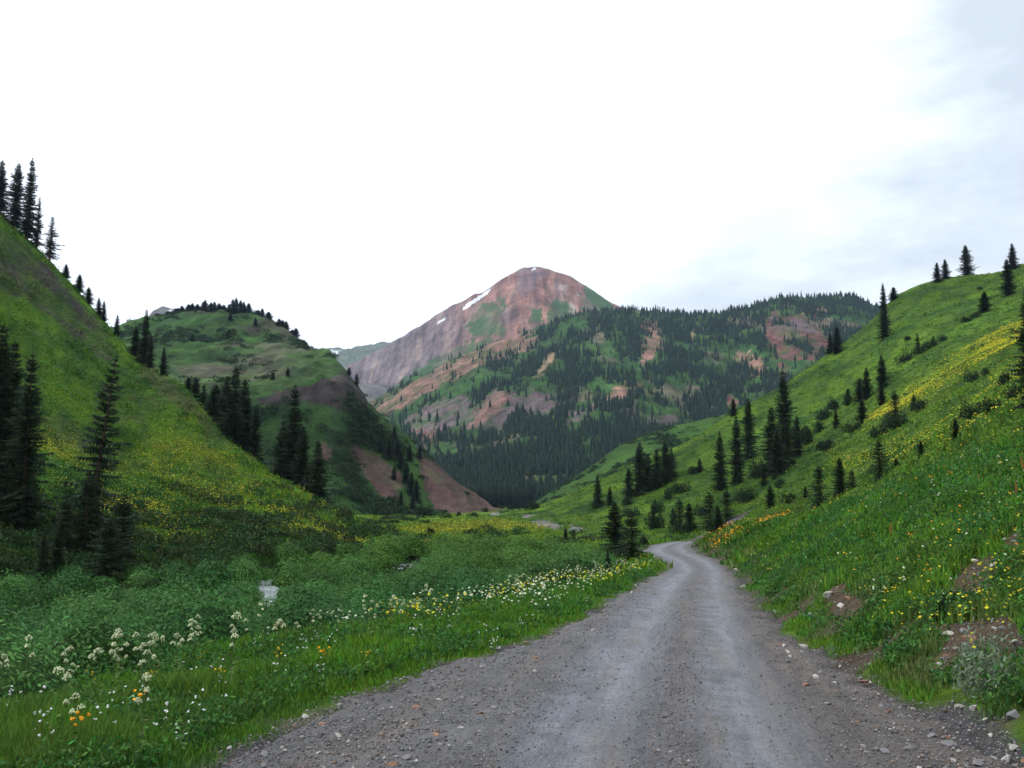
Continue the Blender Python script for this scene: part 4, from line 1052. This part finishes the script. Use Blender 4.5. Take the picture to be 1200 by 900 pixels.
for px, py, w_, h_, lb in [(497, 605, 24, 14, 'dark shrub cluster in front of the red scree foot'), (539, 605, 10, 6, 'round dark shrub at the scree foot, right one'), (521, 601, 8, 5, 'round dark shrub at the scree foot, middle one'),
    (569, 600, 9, 6, 'small dark shrub near the tip of the red scree'), (460, 588, 14, 8, 'dark shrub between the two red scree fans'), (547, 580, 7, 5, 'tiny shrub growing on the larger red scree fan'),
    (504, 626, 12, 9, 'dark shrub at the left end of the yellow meadow strip'), (465, 636, 16, 14, 'dark shrub on the toe of the left slope'), (386, 655, 18, 18, 'dark shrub above the creek at the foot of the left slope'),
    (408, 637, 16, 12, 'dark shrub higher on the toe of the left slope'), (472, 660, 18, 14, 'dark shrub overhanging the small far creek glimpse'), (560, 632, 22, 8, 'low dark shrub in the valley meadow'),
    (612, 585, 30, 12, 'dark thicket patch at the meadow end under the forest'), (625, 597, 24, 10, 'dark shrub beside the far gravel at the meadow end')]:
    shrub(px, py, w_, h_, lb, 'dark shrubs on the valley floor', dmin=80)
shrub(1160, 806, 120, 62, 'pale grey-green sage bush in the lower right corner', None, 6, sage)
shrub(1128, 722, 74, 34, 'dark green round bush below the bare dirt scar', None, 6)

# ------------------------------------------------------------------ wildflowers: individual plants near the road
M_stem = plain_mat('plant_stem', (.07, .12, .025), .7)
M_umbel = plain_mat('cream_petals', (.52, .57, .33), .8, 60, .25)
M_white = plain_mat('white_petals', (.78, .79, .76), .8, 60, .15)
M_yel = plain_mat('yellow_petals', (.82, .50, .012), .7, 60, .2)
M_gold = plain_mat('golden_petals', (.85, .36, .01), .7, 60, .2)
M_red = plain_mat('orange_red_bracts', (.62, .12, .035), .7, 60, .2)
def tube(p0, p1, r0, r1, sd=5):
    p0 = np.array(p0, float); p1 = np.array(p1, float); d = p1 - p0; d /= np.linalg.norm(d)
    a = np.cross(d, [0.3, .9, .1]); a /= np.linalg.norm(a); b = np.cross(d, a)
    V = []; Fc = []
    for p, r in ((p0, r0), (p1, r1)):
        for k in range(sd):
            t = 2 * math.pi * k / sd; V.append(p + r * (a * math.cos(t) + b * math.sin(t)))
    for k in range(sd): Fc.append((k, (k + 1) % sd, sd + (k + 1) % sd, sd + k))
    return V, Fc
def comb(parts):
    V = []; Fc = []
    for v, f in parts:
        o = len(V); V += list(v); Fc += [tuple(a + o for a in q) for q in f]
    return np.array(V), np.array(Fc)
def discs(pts, r, sd=6, tilt=.4, seed=1):
    """small petalled heads as low domes (quads degenerate-free)"""
    rr = np.random.default_rng(seed); out = []
    for p in pts:
        nx, ny = rr.normal(0, tilt, 2); nrm = np.array([nx, ny, 1.0]); nrm /= np.linalg.norm(nrm)
        a = np.cross(nrm, [0, 1, 0.1]); a /= np.linalg.norm(a); b = np.cross(nrm, a); rad_ = r * rr.uniform(.7, 1.3)
        V = []; Fc = []
        for lv, (q, h) in enumerate(((1.0, 0), (.55, .35))):
            for k in range(sd):
                t = 2 * math.pi * k / sd; w_ = (1.0 if k % 2 else .72) if lv == 0 else 1
                V.append(np.array(p) + rad_ * q * w_ * (a * math.cos(t) + b * math.sin(t)) + nrm * rad_ * h)
        for k in range(sd): Fc.append((k, (k + 1) % sd, sd + (k + 1) % sd, sd + k))
        Fc.append((sd, sd + 1, sd + 2, sd + 3)); Fc.append((sd, sd + 3, sd + 4, sd + 5))
        out.append((V, Fc))
    return comb(out)
def leaf_quads(n, h, seed, size=.12):
    rr = np.random.default_rng(seed); out = []
    for k in range(n):
        a = rr.uniform(0, 6.28); z_ = rr.uniform(.1, .7) * h; l = size * rr.uniform(.7, 1.5); d = np.array([math.cos(a), math.sin(a), rr.uniform(-.1, .6)]); s_ = np.array([-math.sin(a), math.cos(a), 0]) * l * .32
        p = np.array([0, 0, z_]); out.append(([p, p + d * l * .5 + s_, p + d * l, p + d * l * .5 - s_], [(0, 1, 2, 3)]))
    return comb(out)
def umbel_plant(seed):
    rr = np.random.default_rng(seed); h = 1.0; parts = [tube((0, 0, -.08), (.02, .01, h * .92), .010, .006)]; heads = []
    tops = [(0.02, .01, h, .11)] + [(rr.uniform(-.2, .2), rr.uniform(-.2, .2), h * rr.uniform(.72, .95), rr.uniform(.055, .09)) for _ in range(rr.integers(1, 4))]
    for tx, ty, tz, R_ in tops:
        if (tx, ty) != (.02, .01): parts.append(tube((0, 0, h * .5), (tx, ty, tz - .06), .006, .004))
        pts = []
        for k in range(34):
            a = rr.uniform(0, 6.28); q = R_ * math.sqrt(rr.random()); p = (tx + q * math.cos(a), ty + q * math.sin(a), tz + .55 * R_ * (1 - (q / R_) ** 2) + rr.normal(0, .006)); pts.append(p)
            if k % 3 == 0: parts.append(tube((tx, ty, tz - .06), p, .003, .002, 3) if False else tube((tx, ty, tz - .06), p, .003, .002, 4))
        heads.append(discs(pts, .021, seed=seed + len(heads)))
    st_ = comb(parts + [tuple(leaf_quads(7, h, seed + 3, .17))])
    hd = [(np.array(a), np.array([tuple(q) for q in b])) for a, b in heads]
    return mesh_np('stem', st_[0], st_[1], 4, M_stem), hd
def fl_variants():
    out = {}
    um = []
    for s_ in range(4):
        stm, hd = umbel_plant(300 + s_); um.append((stm, *[mesh_np('flower_head', a, b, 4, M_umbel) for a, b in hd]))
    out['umbel'] = um
    def clump(seed, m, nh, r, spread, h0, h1):
        rr = np.random.default_rng(seed); parts = []; pts = []
        for k in range(nh):
            a = rr.uniform(0, 6.28); q = spread * math.sqrt(rr.random()); p = (q * math.cos(a), q * math.sin(a), rr.uniform(h0, h1)); pts.append(p)
            parts.append(tube((p[0] * .3, p[1] * .3, -.05), p, .005, .003, 4))
        st_ = comb(parts + [tuple(leaf_quads(12, h0, seed + 9, .12))])
        hs = []
        for q_, p in enumerate(pts):
            c_ = [(p[0] + rr.normal(0, .012), p[1] + rr.normal(0, .012), p[2] + rr.normal(0, .008)) for _ in range(3)]
            d_ = discs(c_, r * .9, 6, .6, seed + q_); hs.append(mesh_np('flower_head', d_[0], d_[1], 4, m))
        return (mesh_np('stem', st_[0], st_[1], 4, M_stem), *hs)
    out['white'] = [clump(400 + k, M_white, 6, .030, .22, .55, 1.0) for k in range(3)]
    out['yellow'] = [clump(420 + k, M_yel, 6, .032, .20, .6, 1.0) for k in range(3)]
    out['gold'] = [clump(440 + k, M_gold, 5, .042, .16, .65, 1.0) for k in range(3)]
    def spike(seed):
        rr = np.random.default_rng(seed); parts = [tube((0, 0, -.05), (0, 0, .75), .006, .005, 4)]; q = []
        for k in range(26):
            z_ = .55 + .45 * k / 26; a = k * 2.4; l = .055 * (1.15 - .6 * k / 26); d = np.array([math.cos(a), math.sin(a), 1.2]); s_ = np.array([-math.sin(a), math.cos(a), 0]) * l * .35; p = np.array([0, 0, z_])
            q.append(([p, p + d * l * .5 + s_, p + d * l, p + d * l * .5 - s_], [(0, 1, 2, 3)]))
        a_ = comb(parts + [tuple(leaf_quads(8, .55, seed, .09))]); b_ = comb(q)
        return mesh_np('stem', a_[0], a_[1], 4, M_stem), mesh_np('flower_head', b_[0], b_[1], 4, M_red)
    out['spike'] = [spike(460 + k) for k in range(2)]
    return out
FV = fl_variants()
def flower(kind, x, y, z, h, name, lb, cat, grp):
    t = bpy.data.objects.new(name, None); C.objects.link(t); t.empty_display_size = .1
    t.location = (x, y, z - .02); f_ = h * {'umbel': .52, 'yellow': .7}.get(kind, .9); t.scale = (f_, f_, h); t.rotation_euler = (random.uniform(-.12, .12), random.uniform(-.12, .12), random.uniform(0, 6.28))
    t['label'] = lb; t['category'] = cat
    if grp: t['group'] = grp
    for nm, me in zip(('stem',) + ('flower_head',) * 9, random.choice(FV[kind])):
        o = bpy.data.objects.new(nm, me); o.parent = t; C.objects.link(o)
FS = 1.0
used = np.array([[-99., -99.]])
leftbank = veg & (GX < grav_l(GY) - .4) & (GX > bank_x(GY) - .6) & (GY < 60) & (GY > 8)
rightbank = veg & (GX > grav_r(GY) + .8) & (GY < 60) & (GY > 8) & ~is_('left')
def many(kind, n, mask, hlo, hhi, name, lb, cat, grp, dens=None):
    x, y, z, i, j = sampler(mask, n, eps=.12, margin=.8, dens=dens)
    for k in range(n): flower(kind, x[k], y[k], z[k], random.uniform(hlo, hhi), name, lb, cat, grp)
edgeband = (np.exp(-((GX - bank_x(GY) - .7) / 1.5) ** 2) + .10) * (.15 + sstep(-.1, .3, fbm(GX / 2.2 + 60, GY / 3, 2))) * np.clip(GY / 22, .2, 1.5)
many('umbel', 115, leftbank, .60, .92, 'umbel_plant', 'cream flat-topped umbel flower standing in the grass strip left of the road', 'flower', 'cream umbels left of the road', edgeband)
many('umbel', 26, rightbank, .45, .72, 'umbel_plant', 'cream flat-topped umbel flower on the grassy bank right of the road', 'flower', 'cream umbels on the right bank')
many('white', 42, leftbank & (GX > bank_x(GY) + .0), .38, .6, 'white_wildflower', 'small white wildflower clump in the grass strip left of the road', 'flower', 'white flowers left of the road')
many('yellow', 22, leftbank, .4, .62, 'yellow_wildflower', 'yellow wildflower clump in the grass strip left of the road', 'flower', 'yellow flowers left of the road', edgeband)
many('yellow', 64, rightbank, .28, .5, 'yellow_wildflower', 'yellow wildflower clump on the grassy bank right of the road', 'flower', 'yellow flowers on the right bank')
many('gold', 16, rightbank & (PX > 1000), .4, .55, 'golden_wildflower', 'golden orange flower clump high on the right bank', 'flower', 'golden flowers on the right bank')
many('spike', 20, rightbank & (PX > 1020) & (PY < 660), .4, .6, 'red_paintbrush_flower', 'orange-red flower spike on the right bank', 'flower', 'orange-red spikes on the right bank')
def one(kind, px, py, h, name, lb, n=1, sp=.2, dmin=8):
    h_ = hit(px, py, dmin)
    for k in range(n): flower(kind, h_[0] + random.uniform(-sp, sp), h_[1] + random.uniform(-sp, sp), h_[2], h, name, lb, 'flower', None)
one('umbel', 248, 825, 1.05, 'umbel_plant', 'tallest umbel flower rising against the willows left of the road')
one('umbel', 180, 850, .75, 'umbel_plant', 'round white umbel head standing apart in front of the dark willows')
one('gold', 380, 800, .62, 'golden_wildflower', 'bright golden flower among the cream umbels left of the road')
one('gold', 176, 870, .6, 'golden_wildflower', 'golden flower clump low in the left foreground grass')
one('gold', 66, 905, .6, 'golden_wildflower', 'orange-yellow flower clump near the bottom left corner')
one('white', 572, 778, .5, 'white_wildflower', 'brightest dense white flower clump beside the road on the left')
one('white', 580, 772, .5, 'white_wildflower', 'white flower clump touching the brightest one beside the road')
one('yellow', 1158, 728, .45, 'yellow_wildflower', 'yellow flowers by the bare dirt scar on the right')
one('yellow', 1162, 752, .4, 'yellow_wildflower', 'yellow flowers just above the pale sage bush')
one('gold', 1122, 568, .5, 'golden_wildflower', 'golden flower head standing alone on the right bank')

# ---- masses of distant flowers
def petals(x, y, z, hgt, size, m, name, lb):
    n = len(x); zz = z + hgt
    nr = rng.normal(0, .55, (n, 3)); nr[:, 2] = 1; nr[:, 1] -= .5; nr /= np.linalg.norm(nr, axis=1)[:, None]
    a = np.cross(nr, [0, 1, .2]); a /= np.linalg.norm(a, axis=1)[:, None]; b = np.cross(nr, a)
    c0 = np.stack([x, y, zz], -1); V = []
    for k in range(5):
        t = 2 * np.pi * k / 5; V.append(c0 + (a * math.cos(t) + b * math.sin(t)) * size[:, None])
    V.append(c0 + nr * size[:, None] * .35)
    V = np.stack(V, 1).reshape(-1, 3); s0 = np.arange(n) * 6
    Fc = np.concatenate([np.stack([s0 + k, s0 + (k + 1) % 5, s0 + 5], -1) for k in range(5)])
    link(name, mesh_np(name, V, Fc, 3, m), 'stuff', lb, 'flowers')
M_yfl = leaf_mat('yellow_flower_mass', (.56, .50, .020), None, .4, .03, .2)
M_ofl = leaf_mat('orange_flower_mass', (.78, .36, .012), None, .3, .03, .2)
M_wfl = leaf_mat('white_flower_mass', (.58, .62, .42), None, .35, .02, .2)
def fmass(mask, n, dens, s0, s1, m, name, lb, h0=.3, h1=.6, eps=.06):
    x, y, z, i, j = sampler(mask, n, eps=eps, margin=.8, dens=dens)
    petals(x, y, z, rng.uniform(h0, h1, n), rng.uniform(s0, s1, n), m, name, lb)
ypatch = sstep(-.02, .28, fbm(GX / 14 + 70, GY / 14, 4))
ly = is_('left') & (GY < 215) & (PY > 375) & ~b1 & ~b2
line = np.exp(-((PY - np.interp(PX, [0, 60, 130, 200, 230, 260, 300, 350, 400, 430], [500, 525, 550, 525, 522, 545, 577, 607, 632, 642])) / 20) ** 2) + .8 * np.exp(-((PY - 585) / 32) ** 2 - ((PX - 190) / 70) ** 2)
line = line * np.where(PX > 200, PY < 650, PY < 640)
fmass(ly & (PY < 640), 22000, (.25 + ypatch) * (.13 + line), .028, .062, M_yfl, 'left_hillside_flowers', 'yellow wildflowers sprinkled over the left hillside')
yb = inpoly(jx, jy, [(1000, 500), (1048, 470), (1075, 450), (1105, 428), (1150, 398), (1180, 383), (1215, 372), (1215, 396), (1160, 418), (1120, 442), (1090, 462), (1050, 486)]) & is_('right')
fmass(yb, 11000, .25 + ypatch, .05, .11, M_yfl, 'yellow_flower_band', 'bright yellow band of wildflowers crossing the right slope')
fmass(is_('right') & (GY < 330), 6000, (.2 + ypatch) * (.15 + inpoly(jx, jy, [(960, 540), (1000, 480), (1100, 420), (1215, 360), (1215, 470), (1120, 520), (1000, 560)])), .04, .09, M_yfl, 'right_slope_flowers', 'yellow wildflowers scattered over the right slope')
ob = inpoly(jx, jy, [(822, 634), (845, 614), (880, 604), (925, 592), (940, 584), (938, 602), (900, 618), (860, 636), (835, 646)]) & (GY < 110)
fmass(ob, 420, sstep(-.1, .2, fbm(GX / 1.5, GY / 3, 3)) + .1, .035, .07, M_ofl, 'orange_flower_patch', 'orange and yellow flowers along the brow above the road bend')
fmass(rightbank | (is_('base') & (GX > grav_r(GY) + 1) & (GY < 100)), 1000, ypatch + .1, .012, .028, M_yfl, 'right_bank_flowers', 'small yellow flowers dotted over the right bank', .2, .45)
fmass(rightbank & (PY < 690), 260, ypatch + .1, .014, .032, M_ofl, 'right_bank_orange_flowers', 'small orange flowers dotted over the upper right bank', .25, .5)
fmass(rightbank, 260, None, .012, .028, M_wfl, 'right_bank_white_flowers', 'small cream flowers dotted over the right bank', .25, .5)
lb_far = veg & (GX < grav_l(GY) - .5) & (GX > bank_x(GY) - 2) & (GY > 22) & (GY < 95)
fmass(lb_far, 420, sstep(-.1, .3, fbm(GX / 2.5, GY / 4, 3)), .018, .042, M_wfl, 'left_bank_white_flowers', 'cream and white flowers massed along the left road bank', .4, .8, .12)
fmass(lb_far, 420, ypatch, .022, .045, M_yfl, 'left_bank_yellow_flowers', 'yellow flowers mixed in along the left road bank', .4, .7, .12)
fmass(is_('base') & (GY > 140) & (GY < 440), 1500, ypatch * .2 + ky * 2.0, .05, .11, M_yfl, 'meadow_flowers', 'yellow flowers tinting the valley meadow')

# ------------------------------------------------------------------ stones
def stone_me(seed, m):
    r_ = np.random.default_rng(seed)
    import bmesh
    bm = bmesh.new(); bmesh.ops.create_icosphere(bm, subdivisions=2, radius=1)
    ax = [r_.normal(size=3) for _ in range(7)]; ax = [a / np.linalg.norm(a) for a in ax]; cut = r_.uniform(.30, .62, 7)
    for v in bm.verts:
        p = np.array(v.co)
        for a, c in zip(ax, cut):
            d = p @ a
            if d > c: p = p - a * (d - c) * 1.0
        p = p * [1.25, .9, .62] * (1 + r_.normal(0, .02)); v.co = p
    me = bpy.data.meshes.new('stone'); bm.to_mesh(me); bm.free(); me.materials.append(m); return me
M_st = [plain_mat('grey_rock', (.20, .19, .19), .85, 5, .35), plain_mat('pale_rock', (.42, .39, .35), .85, 5, .3), plain_mat('rusty_rock', (.26, .15, .10), .85, 5, .35)]
SM = [stone_me(k, M_st[(0, 0, 1, 1, 2)[k % 5]]) for k in range(10)]
sh = (bareg > .45) & (GY < 70) & (GY > 7.5) & ((edge > -2.5)) & ((GX < road_l(GY) - .1) | (GX > road_r(GY) + .1)) & (GY < 110)
def stones(n, mask, s0, s1, lb, grp):
    x, y, z, i, j = sampler(mask, n, eps=.12, margin=.3)
    z = np.where((x > grav_l(y) - .3) & (x < grav_r(y) + .3), np.maximum(z, base_fn(x, y) + .02), z)
    for k in range(n):
        s_ = random.uniform(s0, s1) * (1 + y[k] / 30)
        o = link('stone', random.choice(SM), None, lb, 'stone', grp); o.location = (x[k], y[k], z[k] + s_ * .15); o.scale = (s_, s_, s_); o.rotation_euler = (random.uniform(-.3, .3), random.uniform(-.3, .3), random.uniform(0, 6.28))
stones(110, sh & (GX > road_r(GY)), .02, .055, 'small angular stone lying on the shoulder or cut bank right of the road', 'stones right of the road')
stones(80, sh & (GX < road_l(GY)), .016, .042, 'small angular stone lying on the gravel shoulder left of the road', 'stones left of the road')
def rock(px, py, wpx, k, lb, dmin=6):
    h_ = hit(px, py, dmin); s_ = wpx / F * h_[1] / 2.2
    o = link('rock', SM[k], None, lb, 'rock'); o.location = (h_[0], h_[1], h_[2] + s_ * .25); o.scale = (s_, s_, s_ * 1.1); o.rotation_euler = (.1, .15, px * .7)
rock(1181, 893, 20, 2, 'white-grey rock at the bottom right corner of the photo')
rock(1142, 832, 14, 3, 'flat tan rock on the gravel by the pale sage bush')
rock(1190, 842, 22, 1, 'bluish grey rock at the right edge under the pale sage bush')
rock(1090, 746, 22, 8, 'pale rock lying on the bare strip above the right shoulder')
rock(1112, 745, 14, 2, 'white rock right of the pale one on the bare strip')
rock(1138, 752, 22, 4, 'rusty rock on the bare strip left of the yellow flowers')
rock(972, 700, 16, 3, 'pale broken rock high on the cut bank')
rock(985, 712, 14, 2, 'pale rock just under the highest one on the cut bank')
rock(995, 703, 10, 4, 'rusty brown rock right of the pale ones on the cut bank')
rock(950, 722, 14, 8, 'grey rock at the left end of the pale rocks on the cut bank')
rock(942, 762, 16, 3, 'flat tan slab lying at the foot of the cut bank')
rock(946, 770, 12, 4, 'brown slab under the tan one at the foot of the bank')
rock(358, 868, 14, 2, 'pale flat stone on the left gravel pull-off, biggest there')
rock(398, 829, 9, 3, 'light stone at the grass edge of the left pull-off')
# loose gravel
def gravel(n, mask, s0, s1, name, lb, eps=.1, dens=None):
    x, y, z, i, j = sampler(mask, n, eps=eps, margin=.2, dens=dens)
    on = (x > road_l(y) - .2 * (road_r(y) - road_l(y))) & (x < road_r(y) + .2 * (road_r(y) - road_l(y)))
    z = np.where((x > grav_l(y) - .3) & (x < grav_r(y) + .3), np.maximum(z, base_fn(x, y) + .02), z) + .006
    s_ = rng.uniform(s0, s1, n) * (1 + y / 22) * rng.choice([.7, 1, 1.5], n, p=[.5, .38, .12])
    oc = np.array([[1, 0, 0], [-1, 0, 0], [0, 1, 0], [0, -1, 0], [0, 0, .7], [0, 0, -.7]], float)
    th = rng.random(n) * 6.28; c_, s__ = np.cos(th), np.sin(th)
    V = []
    for k in range(6):
        q = oc[k][None] * rng.uniform(.6, 1.25, (n, 1)); q = q + rng.normal(0, .12, (n, 3))
        V.append(np.stack([x + s_ * (q[:, 0] * c_ - q[:, 1] * s__), y + s_ * (q[:, 0] * s__ + q[:, 1] * c_), z + s_ * (q[:, 2] + .25)], -1))
    V = np.stack(V, 1).reshape(-1, 3); tri = [(0, 2, 4), (2, 1, 4), (1, 3, 4), (3, 0, 4), (2, 0, 5), (1, 2, 5), (3, 1, 5), (0, 3, 5)]
    s0_ = np.arange(n) * 6; Fc = np.concatenate([np.stack([s0_ + a, s0_ + b, s0_ + c], -1) for a, b, c in tri])
    base = np.array([[.15, .145, .15], [.24, .22, .21], [.10, .095, .1], [.19, .13, .10], [.38, .35, .32]])
    cc = base[rng.choice(5, n, p=[.34, .24, .24, .12, .06])]
    link(name, mesh_np(name, V, Fc, 3, M_grav, np.repeat(cc, 6, 0)), 'stuff', lb, 'gravel')
M_grav = leaf_mat('gravel_stones', None, 'gcol', .25, .01, 0.0)
gm_ = (GY < 45) & (GY > 7) & (bareg > .4)
RSg = (GX - road_l(GY)) / (road_r(GY) - road_l(GY))
onroad = (RSg > -.15) & (RSg < 1.15)
gravel(13000, gm_ & ~onroad, .004, .013, 'shoulder_gravel', 'loose grey and brown gravel on the road shoulders')
gravel(13000, gm_ & onroad, .003, .010, 'road_gravel', 'fine loose gravel strewn along the crown and edges of the road', dens=.15 + np.exp(-((RSg - .50) / .10) ** 2) + np.exp(-((RSg + .05) / .14) ** 2) + np.exp(-((RSg - 1.08) / .12) ** 2))
# tufts of grass in the left pull-off
x = []; y = []
for px, py in [(485, 847), (475, 845), (492, 849), (410, 835), (418, 830), (500, 828), (515, 812), (570, 812), (545, 824), (445, 876), (350, 878), (405, 890), (560, 800), (420, 842), (380, 850)]:
    h_ = hit(px, py, 7)
    for k in range(9): x.append(h_[0] + random.gauss(0, .13)); y.append(h_[1] + random.gauss(0, .12))
x = np.array(x); y = np.array(y); n = len(x)
V, Fc, c_ = blades(x, y, Hz(x, y), 9, arr(.03, n), arr(.09, n), .008, .06, np.tile([[.055, .11, .02]], (n, 1)))
link('pull_off_grass', mesh_np('pull_off_grass', V, Fc, 3, M_grass, c_), 'stuff', 'sparse short grass growing in the left gravel pull-off', 'grass')
HAZE=0.000055; EXPO=0.30
# ------------------------------------------------------------------ sky, sun, haze, camera
w = bpy.data.worlds.new('World'); SC.world = w; w.use_nodes = True
nt = w.node_tree; nt.nodes.clear()
wo = nt.nodes.new('ShaderNodeOutputWorld'); bg = nt.nodes.new('ShaderNodeBackground'); bg.inputs['Strength'].default_value = 0.1
SUN_EL, SUN_AZ = math.radians(52), math.radians(250)      # azimuth clockwise from +Y (view direction)
sky = nt.nodes.new('ShaderNodeTexSky'); sky.sky_type = 'NISHITA'; sky.sun_disc = False
sky.sun_elevation = SUN_EL; sky.sun_rotation = SUN_AZ; sky.air_density = 1.0; sky.dust_density = 1.5
tc = nt.nodes.new('ShaderNodeTexCoord')
mp = nt.nodes.new('ShaderNodeMapping'); L(nt, tc.outputs['Generated'], mp.inputs['Vector']); mp.inputs['Scale'].default_value = (1, 1, 2.6)
mp.inputs['Location'].default_value = (.35, .1, .2)
cn = noise(nt, 2.4, 8, .55, mp.outputs[0])
cn2 = noise(nt, 1.3, 6, .5, mp.outputs[0])
cr = nt.nodes.new('ShaderNodeValToRGB')
cr.color_ramp.elements[0].position = .34; cr.color_ramp.elements[0].color = (.55, .61, .68, 1)
cr.color_ramp.elements[1].position = .53; cr.color_ramp.elements[1].color = (.93, 1.0, 1.09, 1)
sx = nt.nodes.new('ShaderNodeSeparateXYZ'); L(nt, tc.outputs['Generated'], sx.inputs[0])
b1_ = mapr(nt, sx.outputs['X'], .02, .44, .10, -.20)
ad_ = N(nt, 'ShaderNodeMath', operation='ADD'); L(nt, cn.outputs[0], ad_.inputs[0]); L(nt, b1_, ad_.inputs[1]); L(nt, ad_.outputs[0], cr.inputs[0])
cl = mul(nt, cr.outputs[0], 11.6)
mx = N(nt, 'ShaderNodeMix', data_type='RGBA')
L(nt, mapr(nt, cn2.outputs[0], .36, .46, .90, .97), mx.inputs[0]); L(nt, sky.outputs[0], mx.inputs[6]); L(nt, cl, mx.inputs[7])
L(nt, mx.outputs[2], bg.inputs['Color']); L(nt, bg.outputs[0], wo.inputs[0])
sl = bpy.data.lights.new('sun', 'SUN'); sl.energy = SUN_E if 'SUN_E' in globals() else 1.2; sl.angle = math.radians(14); sl.color = (1, .98, .94)
so = bpy.data.objects.new('sun', sl); C.objects.link(so)
from mathutils import Vector
d = Vector((math.sin(SUN_AZ) * math.cos(SUN_EL), math.cos(SUN_AZ) * math.cos(SUN_EL), math.sin(SUN_EL)))
so.rotation_euler = d.to_track_quat('Z', 'Y').to_euler()

if HAZE > 0:
    zl = float(Z.min()) - 1.5; zh = float(Z.max()) + 15
    v = np.array([(x, y, z) for x in (-28000, 28000) for y in (-120, 9100) for z in (zl, zh)], float)
    f = np.array([(0, 1, 3, 2), (4, 6, 7, 5), (0, 4, 5, 1), (2, 3, 7, 6), (0, 2, 6, 4), (1, 5, 7, 3)])
    def hz(nt, out):
        pv = nt.nodes.new('ShaderNodeVolumePrincipled'); pv.inputs['Density'].default_value = HAZE
        pv.inputs['Color'].default_value = (.55, .74, 1.0, 1); pv.inputs['Anisotropy'].default_value = .3
        L(nt, pv.outputs[0], out.inputs['Volume'])
    hm = mesh_np('haze', v, f, 4, mat('thin_air_haze', hz))
    ho = link('haze', hm, 'stuff', 'thin pale mountain haze in the air', 'haze')

cam = bpy.data.cameras.new('camera'); co = bpy.data.objects.new('camera', cam); C.objects.link(co)
co.location = (0, 0, CAMH); co.rotation_euler = (math.pi / 2 + PITCH, 0, 0)
cam.sensor_width = 36; cam.lens = 36 * F / 1200; cam.clip_start = .1; cam.clip_end = 60000
SC.camera = co
vs = SC.view_settings; vs.view_transform = 'Standard'; vs.look = 'None'; vs.exposure = EXPO; vs.gamma = 1; vs.use_curve_mapping = False
SC.cycles.max_bounces = 5; SC.cycles.diffuse_bounces = 2; SC.cycles.glossy_bounces = 1; SC.cycles.transmission_bounces = 2
SC.cycles.volume_bounces = 0; SC.cycles.transparent_max_bounces = 6; SC.cycles.use_denoising = True
SC.cycles.use_adaptive_sampling = True; SC.cycles.adaptive_threshold = .02
